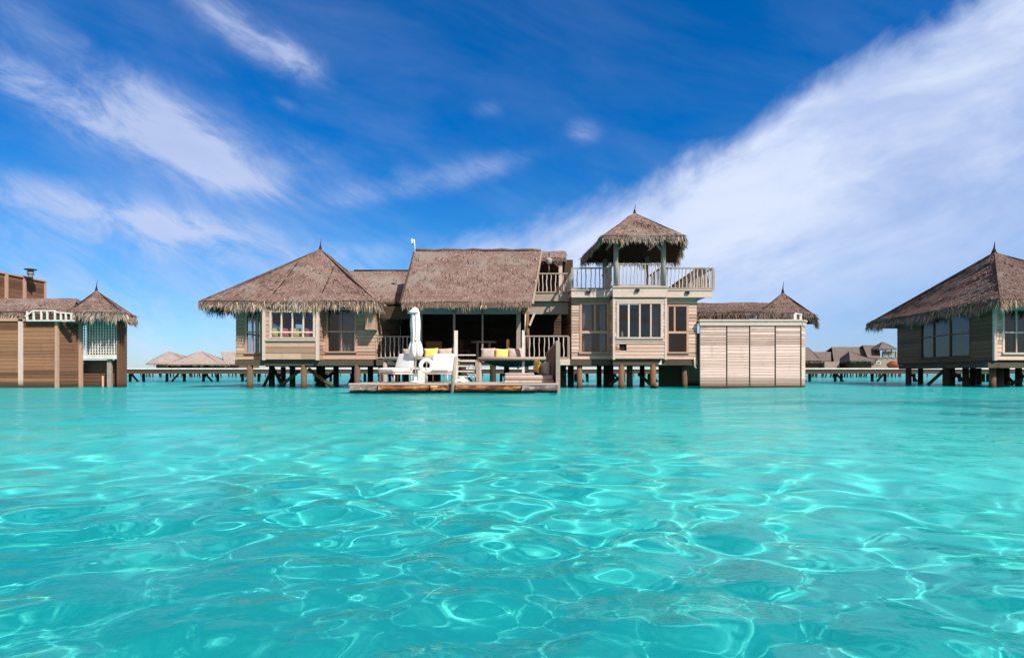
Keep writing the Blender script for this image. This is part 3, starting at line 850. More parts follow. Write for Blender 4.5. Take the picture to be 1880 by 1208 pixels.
# --- main hall gable roof
e0, e1 = (X(737, 27.0), 27.0, Z(555, 27.0)), (X(976, 27.0), 27.0, Z(555, 27.0))
r0, r1 = (X(762, 30.6), 30.6, Z(461, 30.6)), (X(993, 30.6), 30.6, Z(461, 30.6))
k0, k1 = (r0[0], 35.2, 3.9), (e1[0], 35.2, 3.9)
thatch(V, [(e0, e1, r1, r0), (k1, k0, r0, r1)], [(e0, e1, (0, -1))], sag=.05, dens=55, L=.30, tuft=55, label='tall straight thatch roof over the hall')
mb = MB(); mb.tube([Vector(r0).lerp(Vector(r1), t) + Vector((0, 0, .04 + .03 * math.sin(t * 30))) for t in np.linspace(0, 1, 14)], .075, 7)
mb.build('ridge_roll', M['thatch_grey'], V)
mb = MB()
mb.beam(Vector(e0) + Vector((-.04, -.02, -.12)), Vector(r0) + Vector((-.04, 0, -.12)), .07, .22)
mb.build('barge_board', M['dark'], V)
mb = MB()
mb.beam(Vector(e1) + Vector((.05, 0, -.10)), Vector(r1) + Vector((.05, 0, -.06)), .08, .10)
mb.build('verge_thatch', M['fringe'], V)
for s_, x_ in ((1, e1[0] - .05), (-1, e0[0] + .15)):
    mb = MB()
    g_ = [(x_, 28.6, 3.95), (x_, 33.9, 3.95), (x_, 30.6, r0[2] - .35)]
    mb.add([(x_ - .04, p_[1], p_[2]) for p_ in g_] + [(x_ + .04, p_[1], p_[2]) for p_ in g_], [(0, 2, 1), (3, 4, 5), (0, 1, 4, 3), (1, 2, 5, 4), (2, 0, 3, 5)])
    mb.build('gable_wall', M['dark'], V)
# --- upper balcony right of the hall roof
YU = 29.0
xu0, xu1 = X(978, YU), X(1046, YU)
zu = Z(540, YU)
mb = MB(); mb.box(xu0 - .35, xu1 + .35, YU, YU + .12, Z(553, YU), zu); mb.box(xu0 - .35, xu1 + .35, YU + .12, 33.6, zu - .14, zu)
mb.build('balcony_floor', M['rail'], V)
MB().box(xu0 - .5, xu1 + .35, YU + .18, YU + .40, Z(576, YU), Z(554, YU)).build('balcony_beam', M['rail'], V)
railing((xu0 - .1, YU + .08), (xu1 + .1, YU + .08), zu, Z(501, YU), V, .19, bottom=.1)
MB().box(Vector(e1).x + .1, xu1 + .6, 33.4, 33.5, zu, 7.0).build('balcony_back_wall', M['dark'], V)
u0 = (X(985, 30.3), 30.3, Z(474, 30.3)); u1 = (X(1040, 30.3), 30.3, Z(474, 30.3)); u2 = (X(1040, 31.2), 31.2, Z(462, 31.2)); u3 = (X(985, 31.2), 31.2, Z(462, 31.2))
u4 = (u2[0], 34.6, 5.4); u5 = (u3[0], 34.6, 5.4)
thatch(V, [(u0, u1, u2, u3), (u4, u5, u3, u2)], [(u0, u1, (0, -1))], sag=0, thick=.16, L=.16, dens=60, res=.2, tuft=60, label='short thatch awning over the upper balcony')
mb = MB(); x_ = X(1029, 30.5); mb.box(x_ - .09, x_ + .09, 30.45, 30.63, zu, Z(476, 30.5)); mb.beam((x_, 30.54, Z(492, 30.5)), (x_ - .5, 30.54, Z(477, 30.5)), .07, .07)
mb.build('column', M['trim'], V)
# lower right recess under the balcony
YR = 28.0
MB().box(X(962, YR), X(1046, YR), YR - .12, YR, 1.05, FL + .02).build('deck_fascia', M['trim'], V)
railing((X(963, YR), YR + .05), (X(1044, YR), YR + .05), FL, Z(616, YR), V, .21)
mb = MB(); mb.tube([(X(969, 28.6), 28.6, FL), (X(968, 28.6), 28.6, Z(572, 28.6))], [.10, .085], 8)
mb.build('timber_post', M['pole_red'], V)
mb = MB(); mb.beam(P3(981, 576, 28.5), P3(972, 598, 28.5), .12, .1); mb.build('knee_brace', M['trim'], V)
MB().tube([P3(964.5, 575, 27.95), P3(963.5, 610, 27.95)], .035, 6).build('drain_pipe', M['trim'], V)
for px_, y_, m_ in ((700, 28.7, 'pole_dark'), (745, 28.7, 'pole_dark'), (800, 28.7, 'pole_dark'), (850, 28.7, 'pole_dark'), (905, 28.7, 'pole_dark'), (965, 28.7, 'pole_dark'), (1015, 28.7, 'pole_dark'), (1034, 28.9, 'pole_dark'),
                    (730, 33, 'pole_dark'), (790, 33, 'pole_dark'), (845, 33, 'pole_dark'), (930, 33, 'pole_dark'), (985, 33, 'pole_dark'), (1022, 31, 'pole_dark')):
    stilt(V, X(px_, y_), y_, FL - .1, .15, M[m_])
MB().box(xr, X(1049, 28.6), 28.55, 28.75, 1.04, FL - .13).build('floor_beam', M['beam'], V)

# --- tower block
YT, YA = 28.0, 27.0
tx0, tx1 = X(1049, YT), X(1279, YT)
bx0, bx1 = X(1127, YA), X(1222, YA)
zt = Z(545, YT)
ft = Face((tx0, YT), (bx0, YT))
w1 = (X(1066, YT) - tx0, X(1116, YT) - tx0, Z(646, YT), Z(560, YT))
clad(ft, FL, zt, M['siding'], V, [w1], ph=.15)
window(ft, w1[0], w1[1], w1[2], w1[3], [[], [.52]], [.42], V, M['frame'], fw=.12, mw=.10, label='tall window half shaded by the bay')
fa = Face((bx0, YA), (bx1, YA))
w2 = (X(1134, YA) - bx0, X(1215, YA) - bx0, Z(619, YA), Z(558, YA))
hole = (X(1137, YA) - bx0, X(1150, YA) - bx0, Z(644, YA), Z(632, YA))
clad(fa, FL, Z(547, YA), M['siding'], V, [w2, hole], ph=.165)
window(fa, w2[0], w2[1], w2[2], w2[3], [.25, .5, .75], [], V, M['trim'], fw=.11, mw=.075, label='four-light bay window under the lookout')
curtain(ft, w1[0] + .05, w1[0] + .55, w1[2], w1[3], V); curtain(ft, w1[1] - .35, w1[1] - .05, w1[2], w1[3], V)
curtain(fa, w2[1] - .42, w2[1] - .04, w2[2], w2[3], V, .5)
curtain(fr_, h2_[0] + .45, h2_[1] - .05, h2_[2], h2_[3], V, .3, 11)
mb = MB(); fa.block(mb, hole[0], hole[1], -.09, -.06, hole[2], hole[3]); mb.build('wall_hatch', M['block'], V)
mb = MB()
for k in range(4):
    fa.block(mb, .02 + k * .01, .28 - k * .04, .02, .035, Z(644, YA) + .02 + k * .055, Z(644, YA) + .06 + k * .055)
mb.build('splintered_board', M['chair_wood'], V)
MB().box(bx0, bx1, YA - .05, YA + .02, Z(622, YA) - .13, Z(622, YA) - .05).build('sill_board', M['trim'], V)
clad(Face((bx1, YA + .0), (bx1, YT)), FL, Z(547, YA), M['siding'], V, ph=.165)
clad(Face((bx0, YT), (bx0, YA + .0)), FL, Z(547, YA), M['siding'], V, ph=.165)
mb = MB()
for u_ in (bx0, bx1): mb.box(u_ - .05, u_ + .05, YA - .045, YA + .05, FL - .04, Z(547, YA))
mb.build('corner_trim', M['trim'], V)
fr2 = Face((bx1, YT), (tx1, YT))
w3 = (X(1225, YT) - bx1, X(1262, YT) - bx1, Z(646, YT), Z(563, YT))
clad(fr2, FL, zt, M['siding'], V, [w3], ph=.15)
window(fr2, w3[0], w3[1], w3[2], w3[3], [[], [.36]], [.43], V, M['frame'], fw=.10, mw=.08, label='two-light window beside the bath enclosure')
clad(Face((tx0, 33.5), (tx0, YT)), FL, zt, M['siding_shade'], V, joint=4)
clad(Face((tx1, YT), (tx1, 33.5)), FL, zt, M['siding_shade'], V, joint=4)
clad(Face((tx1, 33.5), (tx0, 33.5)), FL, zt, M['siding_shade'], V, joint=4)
MB().box(tx0 + .1, tx1 - .1, YT + .1, 33.4, FL - .1, FL + .02).build('bathroom_floor', M['interior'], V)
MB().box(bx0 + .05, bx1 - .05, YA + .1, YT + .1, FL - .1, FL + .02).build('bay_floor', M['interior'], V)
MB().box(tx0 + .1, tx1 - .1, YT + 2.3, YT + 2.4, FL + .02, zt - .1).build('partition', M['interior'], V)
mb = MB(); mb.box(tx0 - .12, bx0, YT - .1, YT + .14, 1.04, FL - .012); mb.box(bx0 - .02, bx1 + .02, YA + .08, YA + .32, 1.03, FL - .012); mb.box(bx1, tx1, YT - .1, YT + .14, 1.04, FL - .012); mb.box(tx0, tx1, 31, 31.2, 1.03, FL - .1)
mb.build('floor_beam', M['beam'], V)
# white bracket under the bay corner
mb = MB(); x_ = X(1214, YA); mb.add([(x_ - .13, YA + .02, 1.06), (x_ + .02, YA + .02, 1.06), (x_ + .02, YA + .02, FL - .03), (x_ - .13, YA + .07, 1.06), (x_ + .02, YA + .07, 1.06), (x_ + .02, YA + .07, FL - .03)], [(0, 1, 2), (3, 5, 4), (0, 3, 4, 1), (1, 4, 5, 2), (2, 5, 3, 0)])
mb.build('bracket', M['white_wood'], V)
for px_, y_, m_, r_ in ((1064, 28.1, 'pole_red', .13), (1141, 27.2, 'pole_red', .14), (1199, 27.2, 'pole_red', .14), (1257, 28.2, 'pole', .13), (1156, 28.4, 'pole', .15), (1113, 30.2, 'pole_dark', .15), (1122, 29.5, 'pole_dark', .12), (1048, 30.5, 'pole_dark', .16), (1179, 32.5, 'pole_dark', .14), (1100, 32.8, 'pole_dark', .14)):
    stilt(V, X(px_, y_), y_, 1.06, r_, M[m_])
br(1143, 689, 1117, 708, 28.5); br(1172, 686, 1197, 708, 29); br(1199, 706, 1208, 712, 27.0, 'pole')
MB().box(X(1210, 29.5), tx1, 29.5, 29.62, .0, 1.1).build('underfloor_screen', M['dark'], V)
MB().tube([P3(1275, 655, 27.85), P3(1275, 672, 27.85), P3(1278, 676, 27.85)], .04, 6).build('drain_pipe', M['trim'], V)
# first-floor decks and parapets
zd = Z(531, YA)
def fascia(x0, x1, y_, z0, z1, ret=0.0, side=0):
    mb_ = MB(); mb_.box(x0, x1, y_, y_ + .10, z0, z1); mb_.box(x0 + .02, x1 - .02, y_ + .10, 33.3, z1 - .2, z1 - .03)
    mb_.box(x0 - .02, x1 + .02, y_ - .03, y_ + .12, z1 + .002, z1 + .06)
    return mb_.build('deck_fascia', M['trim'], V)
YF = 27.72
fascia(X(1049, YF), bx0 - .06, YF, Z(546, YF), Z(534, YF))
fascia(bx1 + .06, X(1308, YF), YF, Z(546, YF), Z(534, YF))
mb = MB(); mb.box(bx0 - .06, bx1 + .06, YA - .1, YA + .02, Z(546, YA), Z(529, YA)); mb.box(bx0 - .05, bx1 + .05, YA + .02, 31.0, Z(531, YA) - .2, Z(531, YA)); mb.box(bx0 - .09, bx1 + .09, YA - .14, YA + .06, Z(529, YA) + .002, Z(529, YA) + .07)
mb.build('deck_fascia', M['trim'], V)
for px_, y_, pz in ((1080, YF - .02, 536), (1170, YA - .12, 533), (1262, YF - .02, 537)):
    MB().box(X(px_, y_) - .09, X(px_, y_) + .09, y_ - .06, y_ - .002 + .02, Z(pz + 2.5, y_), Z(pz - 2, y_)).build('scupper', M['block'], V)
zr = Z(491, YF)
railing((X(1051, YF), YF + .05), (bx0 - .1, YF + .05), Z(533, YF) + .03, zr, V, .21, m=M['teal'], bottom=.06)
railing((X(1051, YF), YF + .12), (X(1051, YF), 31.5), Z(533, YF) + .03, zr, V, .28, m=M['teal'], bottom=.06, ends=(False, True))
railing((bx1 + .1, YF + .05), (X(1310, YF), YF + .05), Z(533, YF) + .03, zr, V, .17, m=M['teal'], bottom=.06)
railing((X(1310, YF), YF + .12), (X(1310, YF), 31.5), Z(533, YF) + .03, zr, V, .28, m=M['teal'], bottom=.06, ends=(False, True))
railing((bx0 + .12, YA), (bx1 - .12, YA), Z(528, YA) + .03, Z(484, YA), V, .155, m=M['teal'], bottom=.06, post=False)
railing((bx0 - .03, YA + .14), (bx0 - .03, 30.2), Z(528, YA) + .03, Z(484, YA), V, .3, m=M['teal'], bottom=.06, post=False)
railing((bx1 + .03, YA + .14), (bx1 + .03, 30.2), Z(528, YA) + .03, Z(484, YA), V, .3, m=M['teal'], bottom=.06, post=False)
mb = MB()
for i in range(5): mb.box(X(1058, 31.5), X(1112, 31.5), 31.45, 31.5, zd + .05 + i * .14, zd + .13 + i * .14)
mb.build('slatted_screen', M['siding_brown'], V)
for px_, y_ in ((1131, YA), (1218, YA), (1131, 30.3), (1218, 30.3)):
    mb = MB(); x_ = X(px_, YA); mb.tube([(x_, y_, Z(529, YA) + .07), (x_, y_, Z(440, YA) + .05)], .115, 10)
    mb.build('column', M['teal'], V)
mb = MB()
xa, xb = X(1131, YA), X(1218, YA); zc = Z(443, YA)
mb.beam((xa - .5, YA, zc + .1), (xb + .5, YA, zc + .1), .12, .16); mb.beam((xa - .5, 30.3, zc + .1), (xb + .5, 30.3, zc + .1), .12, .16)
mb.beam((xa, YA - .2, zc + .24), (xa, 30.6, zc + .24), .12, .12); mb.beam((xb, YA - .2, zc + .24), (xb, 30.6, zc + .24), .12, .12)
for sx, x_ in ((1, xa), (-1, xb)): mb.beam((x_, YA + .02, zc - .5), (x_ + sx * .45, YA + .02, zc + .03), .08, .08)
mb.build('roof_beam', M['teal'], V)
ta, tb = (X(1105, 26.4), 26.4, Z(433, 26.4)), (X(1260, 26.4), 26.4, Z(433, 26.4))
tc, td = (X(1243, 30.6), 30.6, ta[2] - .26), (X(1066, 30.3), 30.3, ta[2] - .32)
tap = (X(1165, 28.5), 28.5, Z(391, 28.5))
thatch(V, [(ta, tb, tap, tap), (tb, tc, tap, tap), (tc, td, tap, tap), (td, ta, tap, tap)],
       [(ta, tb, (0, -1)), (tb, tc, (1, .1)), (td, ta, (-1, .1)), (tc, td, (0, 1))], m=M['thatch'], sag=.05, thick=.16, L=.34, dens=80, up=.1, res=.25, label='small pointed thatch roof of the lookout')
finial(V, tap, .42, .05)
# stair roof behind the right-hand parapet, its shade put into the thatch colour
a_, b_, c_, d_ = (X(1228, 31.8), 31.8, Z(531, 31.8)), (X(1303, 31.8), 31.8, Z(531, 31.8)), (X(1297, 33.4), 33.4, Z(494, 33.4)), (X(1276, 33.4), 33.4, Z(494, 33.4))
e_, f_ = (b_[0], 35, a_[2]), (a_[0], 35, a_[2])
thatch(V, [(a_, b_, c_, d_), (e_, f_, d_, c_), (f_, a_, d_, d_), (b_, e_, c_, c_)], [(a_, b_, (0, -1))], m=M['thatch_shaded'], fm=M['soffit'], L=.2, label='shade-coloured stair roof behind the parapet')
# --- bath enclosure standing in the water
YX = 27.8
ex0, ex1 = tx1 + .07, X(1470, YX)
zb = Z(598, YX)
cuts = [ex0, X(1334, YX), X(1376, YX), X(1423, YX), ex1]
fe = Face((ex0, YX), (ex1, YX))
for i, (a_, b_) in enumerate(zip(cuts, cuts[1:])):
    clad(Face((a_ + .03, YX), (b_ - .03, YX)), -.35, zb, M['siding_pale'], V, ph=.125, joint=9, name='bath_wall', lap=.014, gap=.009)
mb = MB()
for c_ in cuts[1:]: mb.box(c_ - .03, c_ + .03, YX - .012, YX + .06, -.35, zb)
mb.build('batten', M['dark'], V)
ex2 = X(1478, 28.4)
clad(Face((ex1 + .03, YX), (ex2, 28.4)), -.35, zb, M['siding_pale'], V, ph=.125, name='bath_wall', lap=.010, gap=.005)
clad(Face((ex2, 28.42), (ex2, 33.0)), -.35, zb, M['siding_pale'], V, ph=.125, name='bath_wall', lap=.010, gap=.005)
clad(Face((ex2, 33.0), (ex0, 33.0)), -.35, zb, M['siding_pale'], V, ph=.125, name='bath_wall', lap=.012, joint=9)
mb = MB()
mb.box(ex0, ex1 + .02, YX - .07, YX + .10, zb + .003, Z(590, YX)); mb.box(ex0 - .03, ex1 + .04, YX - .11, YX + .14, Z(590, YX) + .002, Z(588, YX) + .03)
f2 = Face((ex1 + .02, YX - .02), (ex2 + .02, 28.4)); f2.block(mb, .03, f2.L, -.1, .05, zb + .003, Z(590, YX)); f2.block(mb, .05, f2.L, -.12, .09, Z(590, YX) + .002, Z(588, YX) + .03)
mb.build('wall_cap', M['trim'], V)
mb = MB(); mb.box(ex1 - .32, ex1 - .2, YX - .02, YX + .1, Z(588, YX) + .035, Z(576, YX)); mb.box(ex1 - .02, ex1 + .08, YX + .05, YX + .15, Z(588, YX) + .035, Z(579, YX)); mb.beam((ex1 - .26, YX + .04, Z(577, YX) + .05), (ex1 + .1, YX + .1, Z(579, YX) + .04), .1, .05)
mb.build('cap_rail', M['white_wood'], V)
ra, rb = (X(1276, 28.5), 28.5, Z(574, 28.5)), (X(1425, 28.5), 28.5, Z(573, 28.5))
rc, rd = (X(1425, 30.6), 30.6, Z(556, 30.6)), (X(1276, 30.6), 30.6, Z(557, 30.6))
re_, rf_ = (rb[0], 32.9, ra[2]), (ra[0], 32.9, ra[2])
cap_ = (X(1437, 30.6), 30.6, Z(537, 30.6))
ca, cb, cc, cd = (X(1392, 28.45), 28.45, ra[2] + .0), (X(1494, 28.9), 28.9, ra[2] - .02), (X(1500, 32.2), 32.2, ra[2] - .02), (X(1410, 33), 33.0, ra[2])
thatch(V, [(ra, rb, rc, rd), (re_, rf_, rd, rc)], [(ra, rb, (0, -1))], m=M['thatch_grey'], sag=.06, thick=.14, L=.52, dens=90, lump=.03, label='long low thatch over the bath enclosure', fm=M['thatch_grey'])
thatch(V, [(ca, cb, cap_, cap_), (cb, cc, cap_, cap_), (cc, cd, cap_, cap_), (cd, ca, cap_, cap_)], [(ca, cb, (0, -1)), (cb, cc, (1, 0))], m=M['thatch_grey'], sag=.12, thick=.14, L=.45, dens=90, lump=.03, label='small thatch cone at the bath end', fm=M['thatch_grey'])
finial(V, cap_, .55, .055)

# --- net seats, stairs and handposts in front of the hall
def net_seat(x0, x1, ya, yb, z_):
    mb_ = MB()
    mb_.tube([(x0, ya, z_), (x1, ya, z_)], .075, 8); mb_.tube([(x0, ya + .08, z_), (x0, yb, z_)], .065, 8); mb_.tube([(x1, ya + .08, z_), (x1, yb, z_)], .065, 8)
    o_ = mb_.build('net_frame', M['rail'], V)
    nn = 12; vs, fs = [], []
    for j in range(nn + 1):
        for i in range(nn + 1):
            u, v = i / nn, j / nn
            vs.append((x0 + (x1 - x0) * u, ya + (yb - ya) * v, z_ - .34 * (16 * u * (1 - u) * v * (1 - v)) ** .6))
    for j in range(nn):
        for i in range(nn): fs.append((j * (nn + 1) + i, j * (nn + 1) + i + 1, (j + 1) * (nn + 1) + i + 1, (j + 1) * (nn + 1) + i))
    MB().add(vs, fs, True).build('net', M['net'], o_)
    for x_ in (x0, x1):
        MB().tube([(x_, ya + .1, -1.9), (x_, ya + .1, z_ - .05)], .09, 8).build('net_post', M['rail'], o_)
YN = 24.6
zn = Z(658.5, YN)
net_seat(X(706, YN), X(832, YN), YN, 28.2, zn)
net_seat(X(880, YN), X(1010, YN), YN, 27.7, zn)
st = MB()
st.beam((X(838, 23.9), 23.9, .36), (X(838, 26.6), 27.9, FL - .12), .06, .18); st.beam((X(873, 23.9), 23.9, .36), (X(871, 26.6), 27.9, FL - .12), .06, .18)
sto = st.build('staircase', M['rail'], V)
for k, py in enumerate((651, 661.5, 671, 680.5, 690)):
    y_ = 27.4 - k * .85
    MB().box(X(839, y_), X(873 - k * .6, y_), y_ - .17, y_ + .17, Z(py, y_) - .05, Z(py, y_)).build('tread', M['white_wood'], sto)
mb = MB(); mb.box(X(834, 23.6), X(840, 23.6), 23.6, 23.73, -1.9, Z(607, 23.6)); mb.build('handpost', M['white_wood'], sto)
mb = MB(); mb.box(X(874, 23.8), X(880, 23.8), 23.8, 23.93, -1.9, Z(664, 23.8)); mb.build('handpost', M['rail'], sto)
mb = MB(); mb.box(X(958.5, 24.6), X(963.5, 24.6), 24.75, 24.87, -1.9, Z(606, 24.6)); mb.build('handpost', M['white_wood'], sto)
MB().tube([P3(961, 700, 24.9), P3(961, 668, 24.9)], .05, 6).build('net_stay', M['rail'], V)
br(962, 662, 950, 677, 25.4, 'rail', .04)
# ------------------------------------------------------------------ sun deck at the water's edge and what stands on it
YP = 19.6
D = thing('sun_deck', 'low timber sun platform with stained log edge just above the water, below the villa stairs', 'deck', (X(832, YP), YP, 0))
zdk = Z(704, YP)
dx0, dx1 = X(642, YP), X(1024, YP)
mb = MB()
n_ = 26
for i in range(n_):
    y0 = YP + .10 + i * .155
    mb.box(dx0 + rnd.uniform(-.02, .02), dx1 + rnd.uniform(-.02, .02), y0, y0 + .145, zdk - .045, zdk + rnd.uniform(-.004, .004))
mb.build('deck_boards', M['deck'], D)
mb = MB(); mb.box(dx0 - .03, dx1 + .02, YP - .03, YP + .096, zdk - .05, zdk + .012); mb.build('edge_plank', M['trim'], D)
sp = [dx0, X(694, YP), X(790, YP), X(836, YP), X(958, YP), dx1]
for i, (a_, b_) in enumerate(zip(sp, sp[1:])):
    m_ = M['log_grey'] if i in (0, 4) else M['log']
    mb = MB()
    k = 14; vs = []
    zt_, zb_ = zdk - .06, .03
    for t in range(k + 1):
        x_ = a_ + .015 + (b_ - a_ - .03) * t / k
        bl = .035 * math.sin(t * 1.1 + i * 2) + rnd.uniform(-.012, .012)
        for (oy, oz) in ((.06, zt_), (-.06 + bl * .5, zt_ - .02), (-.10 + bl, (zt_ + zb_) / 2), (-.05 + bl * .6, zb_ - rnd.uniform(0, .03)), (.06, zb_)): vs.append((x_, YP + oy, oz))
    fs = []
    for t in range(k):
        for c_ in range(5): fs.append((t * 5 + c_, t * 5 + (c_ + 1) % 5, (t + 1) * 5 + (c_ + 1) % 5, (t + 1) * 5 + c_))
    fs += [(0, 1, 2, 3, 4), tuple(k * 5 + c_ for c_ in (4, 3, 2, 1, 0))]
    mb.add(vs, fs, True); o = mb.build('fender_log', m_, D)
    o['label'] = 'bleached grey log' if i in (0, 4) else 'orange-stained log'
for x_ in (dx0 + .12, X(760, YP), X(900, YP), dx1 - .14):
    for y_ in (YP + .35, YP + 3.8): MB().tube([(x_, y_, -1.9), (x_, y_, zdk - .06)], .12, 8).build('stilt', M['pole_dark'], D)
mb = MB(); mb.box(dx0, dx0 + .08, YP + .1, YP + 4.1, .0, zdk - .05); mb.box(dx1 - .10, dx1 - .02, YP + .1, YP + 4.1, .0, zdk - .05); mb.box(dx0, dx1, YP + 4.05, YP + 4.13, .02, zdk - .05)
mb.build('rim_joist', M['log_grey'], D)
# triangular privacy screen at the right end
y0, y1 = YP + .35, YP + 4.0
xs0, xs1 = X(1024, y0), X(1024, y0) - .12
mb = MB()
nb = 22
for i in range(nb):
    t0, t1 = i / nb, (i + .94) / nb
    za, zb2 = Z(629, y0) + (Z(651, y1) - Z(629, y0)) * t0, Z(629, y0) + (Z(651, y1) - Z(629, y0)) * t1
    xa_, xb_ = xs0 + (xs1 - xs0) * t0, xs0 + (xs1 - xs0) * t1
    ya_, yb_ = y0 + (y1 - y0) * t0, y0 + (y1 - y0) * t1
    mb.hexa([(xa_ - .02, ya_, zdk), (xa_ + .02, ya_, zdk), (xb_ + .02, yb_, zdk), (xb_ - .02, yb_, zdk), (xa_ - .02, ya_, za), (xa_ + .02, ya_, za), (xb_ + .02, yb_, zb2), (xb_ - .02, yb_, zb2)])
scr = mb.build('privacy_screen', M['siding_shade'], D)
MB().beam((xs0, y0 - .02, Z(629, y0) + .035), (xs1, y1, Z(651, y1) + .035), .11, .06).build('screen_rail', M['rail'], scr)
MB().box(xs0 - .07, xs0 + .07, y0 - .16, y0 - .03, 0.0, Z(629, y0)).build('screen_post', M['rail'], scr)
MB().box(xs1 - .06, xs1 + .06, y1 + .02, y1 + .14, 0.0, Z(651, y1)).build('screen_post', M['rail'], scr)
# leaning pole at the deck edge
MB().tube([P3(829.5, 724, YP - .25) , P3(833, 690, YP - .12), P3(836.5, 655, YP + .0)], [.055, .06, .05], 8).build('leaning_pole', M['rail'], D)

hs_ = MB(); hs_.tube([(X(864, 23.7) + .13 * math.sin(k * .5), 23.68 + .012 * k, Z(681, 23.7) + .24 * math.cos(k * .5)) for k in range(30)], .014, 6)
tag(hs_.build('hose', M['rail']), 'thin looped hose hanging on the right side of the stairs', 'hose')
# lounge chairs
def lounge(label, loc, rz):
    t = thing('lounge_chair', label, 'chair', loc, rz, 'white cushioned lounge chairs on the sun deck', True)
    w, d_ = .80, .86
    for sx in (-1, 1):
        for sy in (-1, 1):
            MB().tube([(sx * (w / 2 - .03), sy * (d_ / 2 - .03), 0), (sx * (w / 2 - .03), sy * (d_ / 2 - .03), .34)], .026, 8).build('leg', M['trim'], t)
    f_ = MB()
    for sx in (-1, 1): f_.box(sx * w / 2 - .025, sx * w / 2 + .025, -d_ / 2, d_ / 2, .30, .36)
    for sy in (-1, 1): f_.box(-w / 2 + .025, w / 2 - .025, sy * d_ / 2 - .025, sy * d_ / 2 + .025, .302, .358)
    for k in range(6): f_.box(-w / 2 + .025, w / 2 - .025, -d_ / 2 + .1 + k * .13, -d_ / 2 + .16 + k * .13, .31, .345)
    f_.beam((-w / 2 + .04, d_ / 2 - .06, .35), (-w / 2 + .04, d_ / 2 + .20, .80), .05, .05); f_.beam((w / 2 - .04, d_ / 2 - .06, .35), (w / 2 - .04, d_ / 2 + .20, .80), .05, .05)
    f_.build('frame', M['trim'], t)
    s_ = MB(); soft_box(s_, -w / 2 - .02, w / 2 + .02, -d_ / 2 - .06, d_ / 2 - .08, .36, .53, .07); so_ = s_.build('seat_cushion', M['white'], t); pp = MB(); pp.tube([(-w / 2 - .015, -d_ / 2 - .065, .445), (0, -d_ / 2 - .072, .44), (w / 2 + .015, -d_ / 2 - .065, .445)], .009, 6); pp.build('piping', M['beige'], so_)
    b_ = MB(); soft_box(b_, -w / 2 - .01, w / 2 + .01, -.10, .10, -.30, .30, .08)
    o_ = b_.build('back_cushion', M['white'], t, (0, 0, 0)); o_.location = (0, d_ / 2 + .02, .76); o_.rotation_euler = (R(-22), 0, 0)
    return t
yc = YP + 1.75
lounge('white cushioned lounge chair left of the parasol pole', (X(727, yc), yc, zdk), R(-38))
lounge('white cushioned lounge chair right of the life ring', (X(808, yc), yc, zdk), R(-8))
# parasol
yq = YP + 1.9
pq = thing('parasol', 'tall folded white parasol on the sun deck', 'parasol', (X(763, yq), yq, zdk))
x_ = X(763, yq)
MB().tube([(x_, yq, zdk + .05), (x_, yq, Z(566, yq))], .028, 10).build('pole', M['white_wood'], pq)
MB().lathe((x_, yq, zdk), [(.24, 0), (.24, .05), (.06, .07), (.05, .22)], 20).build('base', M['white_wood'], pq)
cn = MB()
prof = [(.13, 657), (.20, 653), (.225, 647), (.215, 640), (.185, 633), (.135, 625), (.14, 612), (.155, 598), (.15, 586), (.135, 578), (.13, 574)]
cn.lathe((x_, yq, 0), [(r_, Z(p_, yq)) for r_, p_ in prof], 48, lambda t, i: 1 + .20 * math.sin(t * 6 + i * .25) + .10 * math.sin(t * 11 + i * .6))
cn.build('canopy', M['white'], pq)
cp = MB(); cp.lathe((x_ - .02, yq, 0), [(.22, Z(575.5, yq)), (.18, Z(571, yq)), (.10, Z(567, yq)), (.03, Z(564, yq))], 24, lambda t, i: 1 + (.28 * math.cos(t - 2.9) if i < 2 else 0) + .08 * math.sin(t * 5))
cp.build('cap', M['white'], pq)
MB().lathe((x_, yq, 0), [(.15, Z(627, yq)), (.158, Z(625, yq)), (.15, Z(623, yq))], 24).build('tie', M['trim'], pq)
# life ring on its stand
yl = YP + .9
xl_ = X(783, yl)
lr = thing('life_ring', 'cream life ring hung on a white stand between the lounge chairs', 'life ring', (xl_, yl, zdk))
mb = MB(); mb.add([(xl_ - .26, yl - .16, zdk), (xl_ - .05, yl - .16, zdk), (xl_ - .02, yl - .15, zdk + .44), (xl_ - .28, yl - .15, zdk + .44), (xl_ - .26, yl - .10, zdk), (xl_ - .05, yl - .10, zdk), (xl_ - .02, yl - .09, zdk + .44), (xl_ - .28, yl - .09, zdk + .44)],
                  [(0, 1, 2, 3), (7, 6, 5, 4), (0, 4, 5, 1), (1, 5, 6, 2), (2, 6, 7, 3), (3, 7, 4, 0)])
mb.build('stand', M['white_wood'], lr)
mb = MB(); vs, fs = [], []
rc_, rt_ = .19, .075
for i in range(32):
    t = 2 * math.pi * i / 32
    for k in range(12):
        p_ = 2 * math.pi * k / 12
        rr = rc_ + rt_ * math.cos(p_)
        vs.append((xl_ + rr * math.cos(t), yl - .06 - rt_ * .8 * math.sin(p_) + .25 * rr * math.sin(t), Z(671.5, yl) + rr * math.sin(t)))
for i in range(32):
    for k in range(12): fs.append((i * 12 + k, i * 12 + (k + 1) % 12, ((i + 1) % 32) * 12 + (k + 1) % 12, ((i + 1) % 32) * 12 + k))
mb.add(vs, fs, True).build('ring', M['ring'], lr)
MB().tube([(xl_ + .02 + .012 * math.sin(k * 1.3), yl - .16, Z(666 + k * 3.2, yl)) for k in range(9)], .013, 6).build('rope', M['trim'], lr)
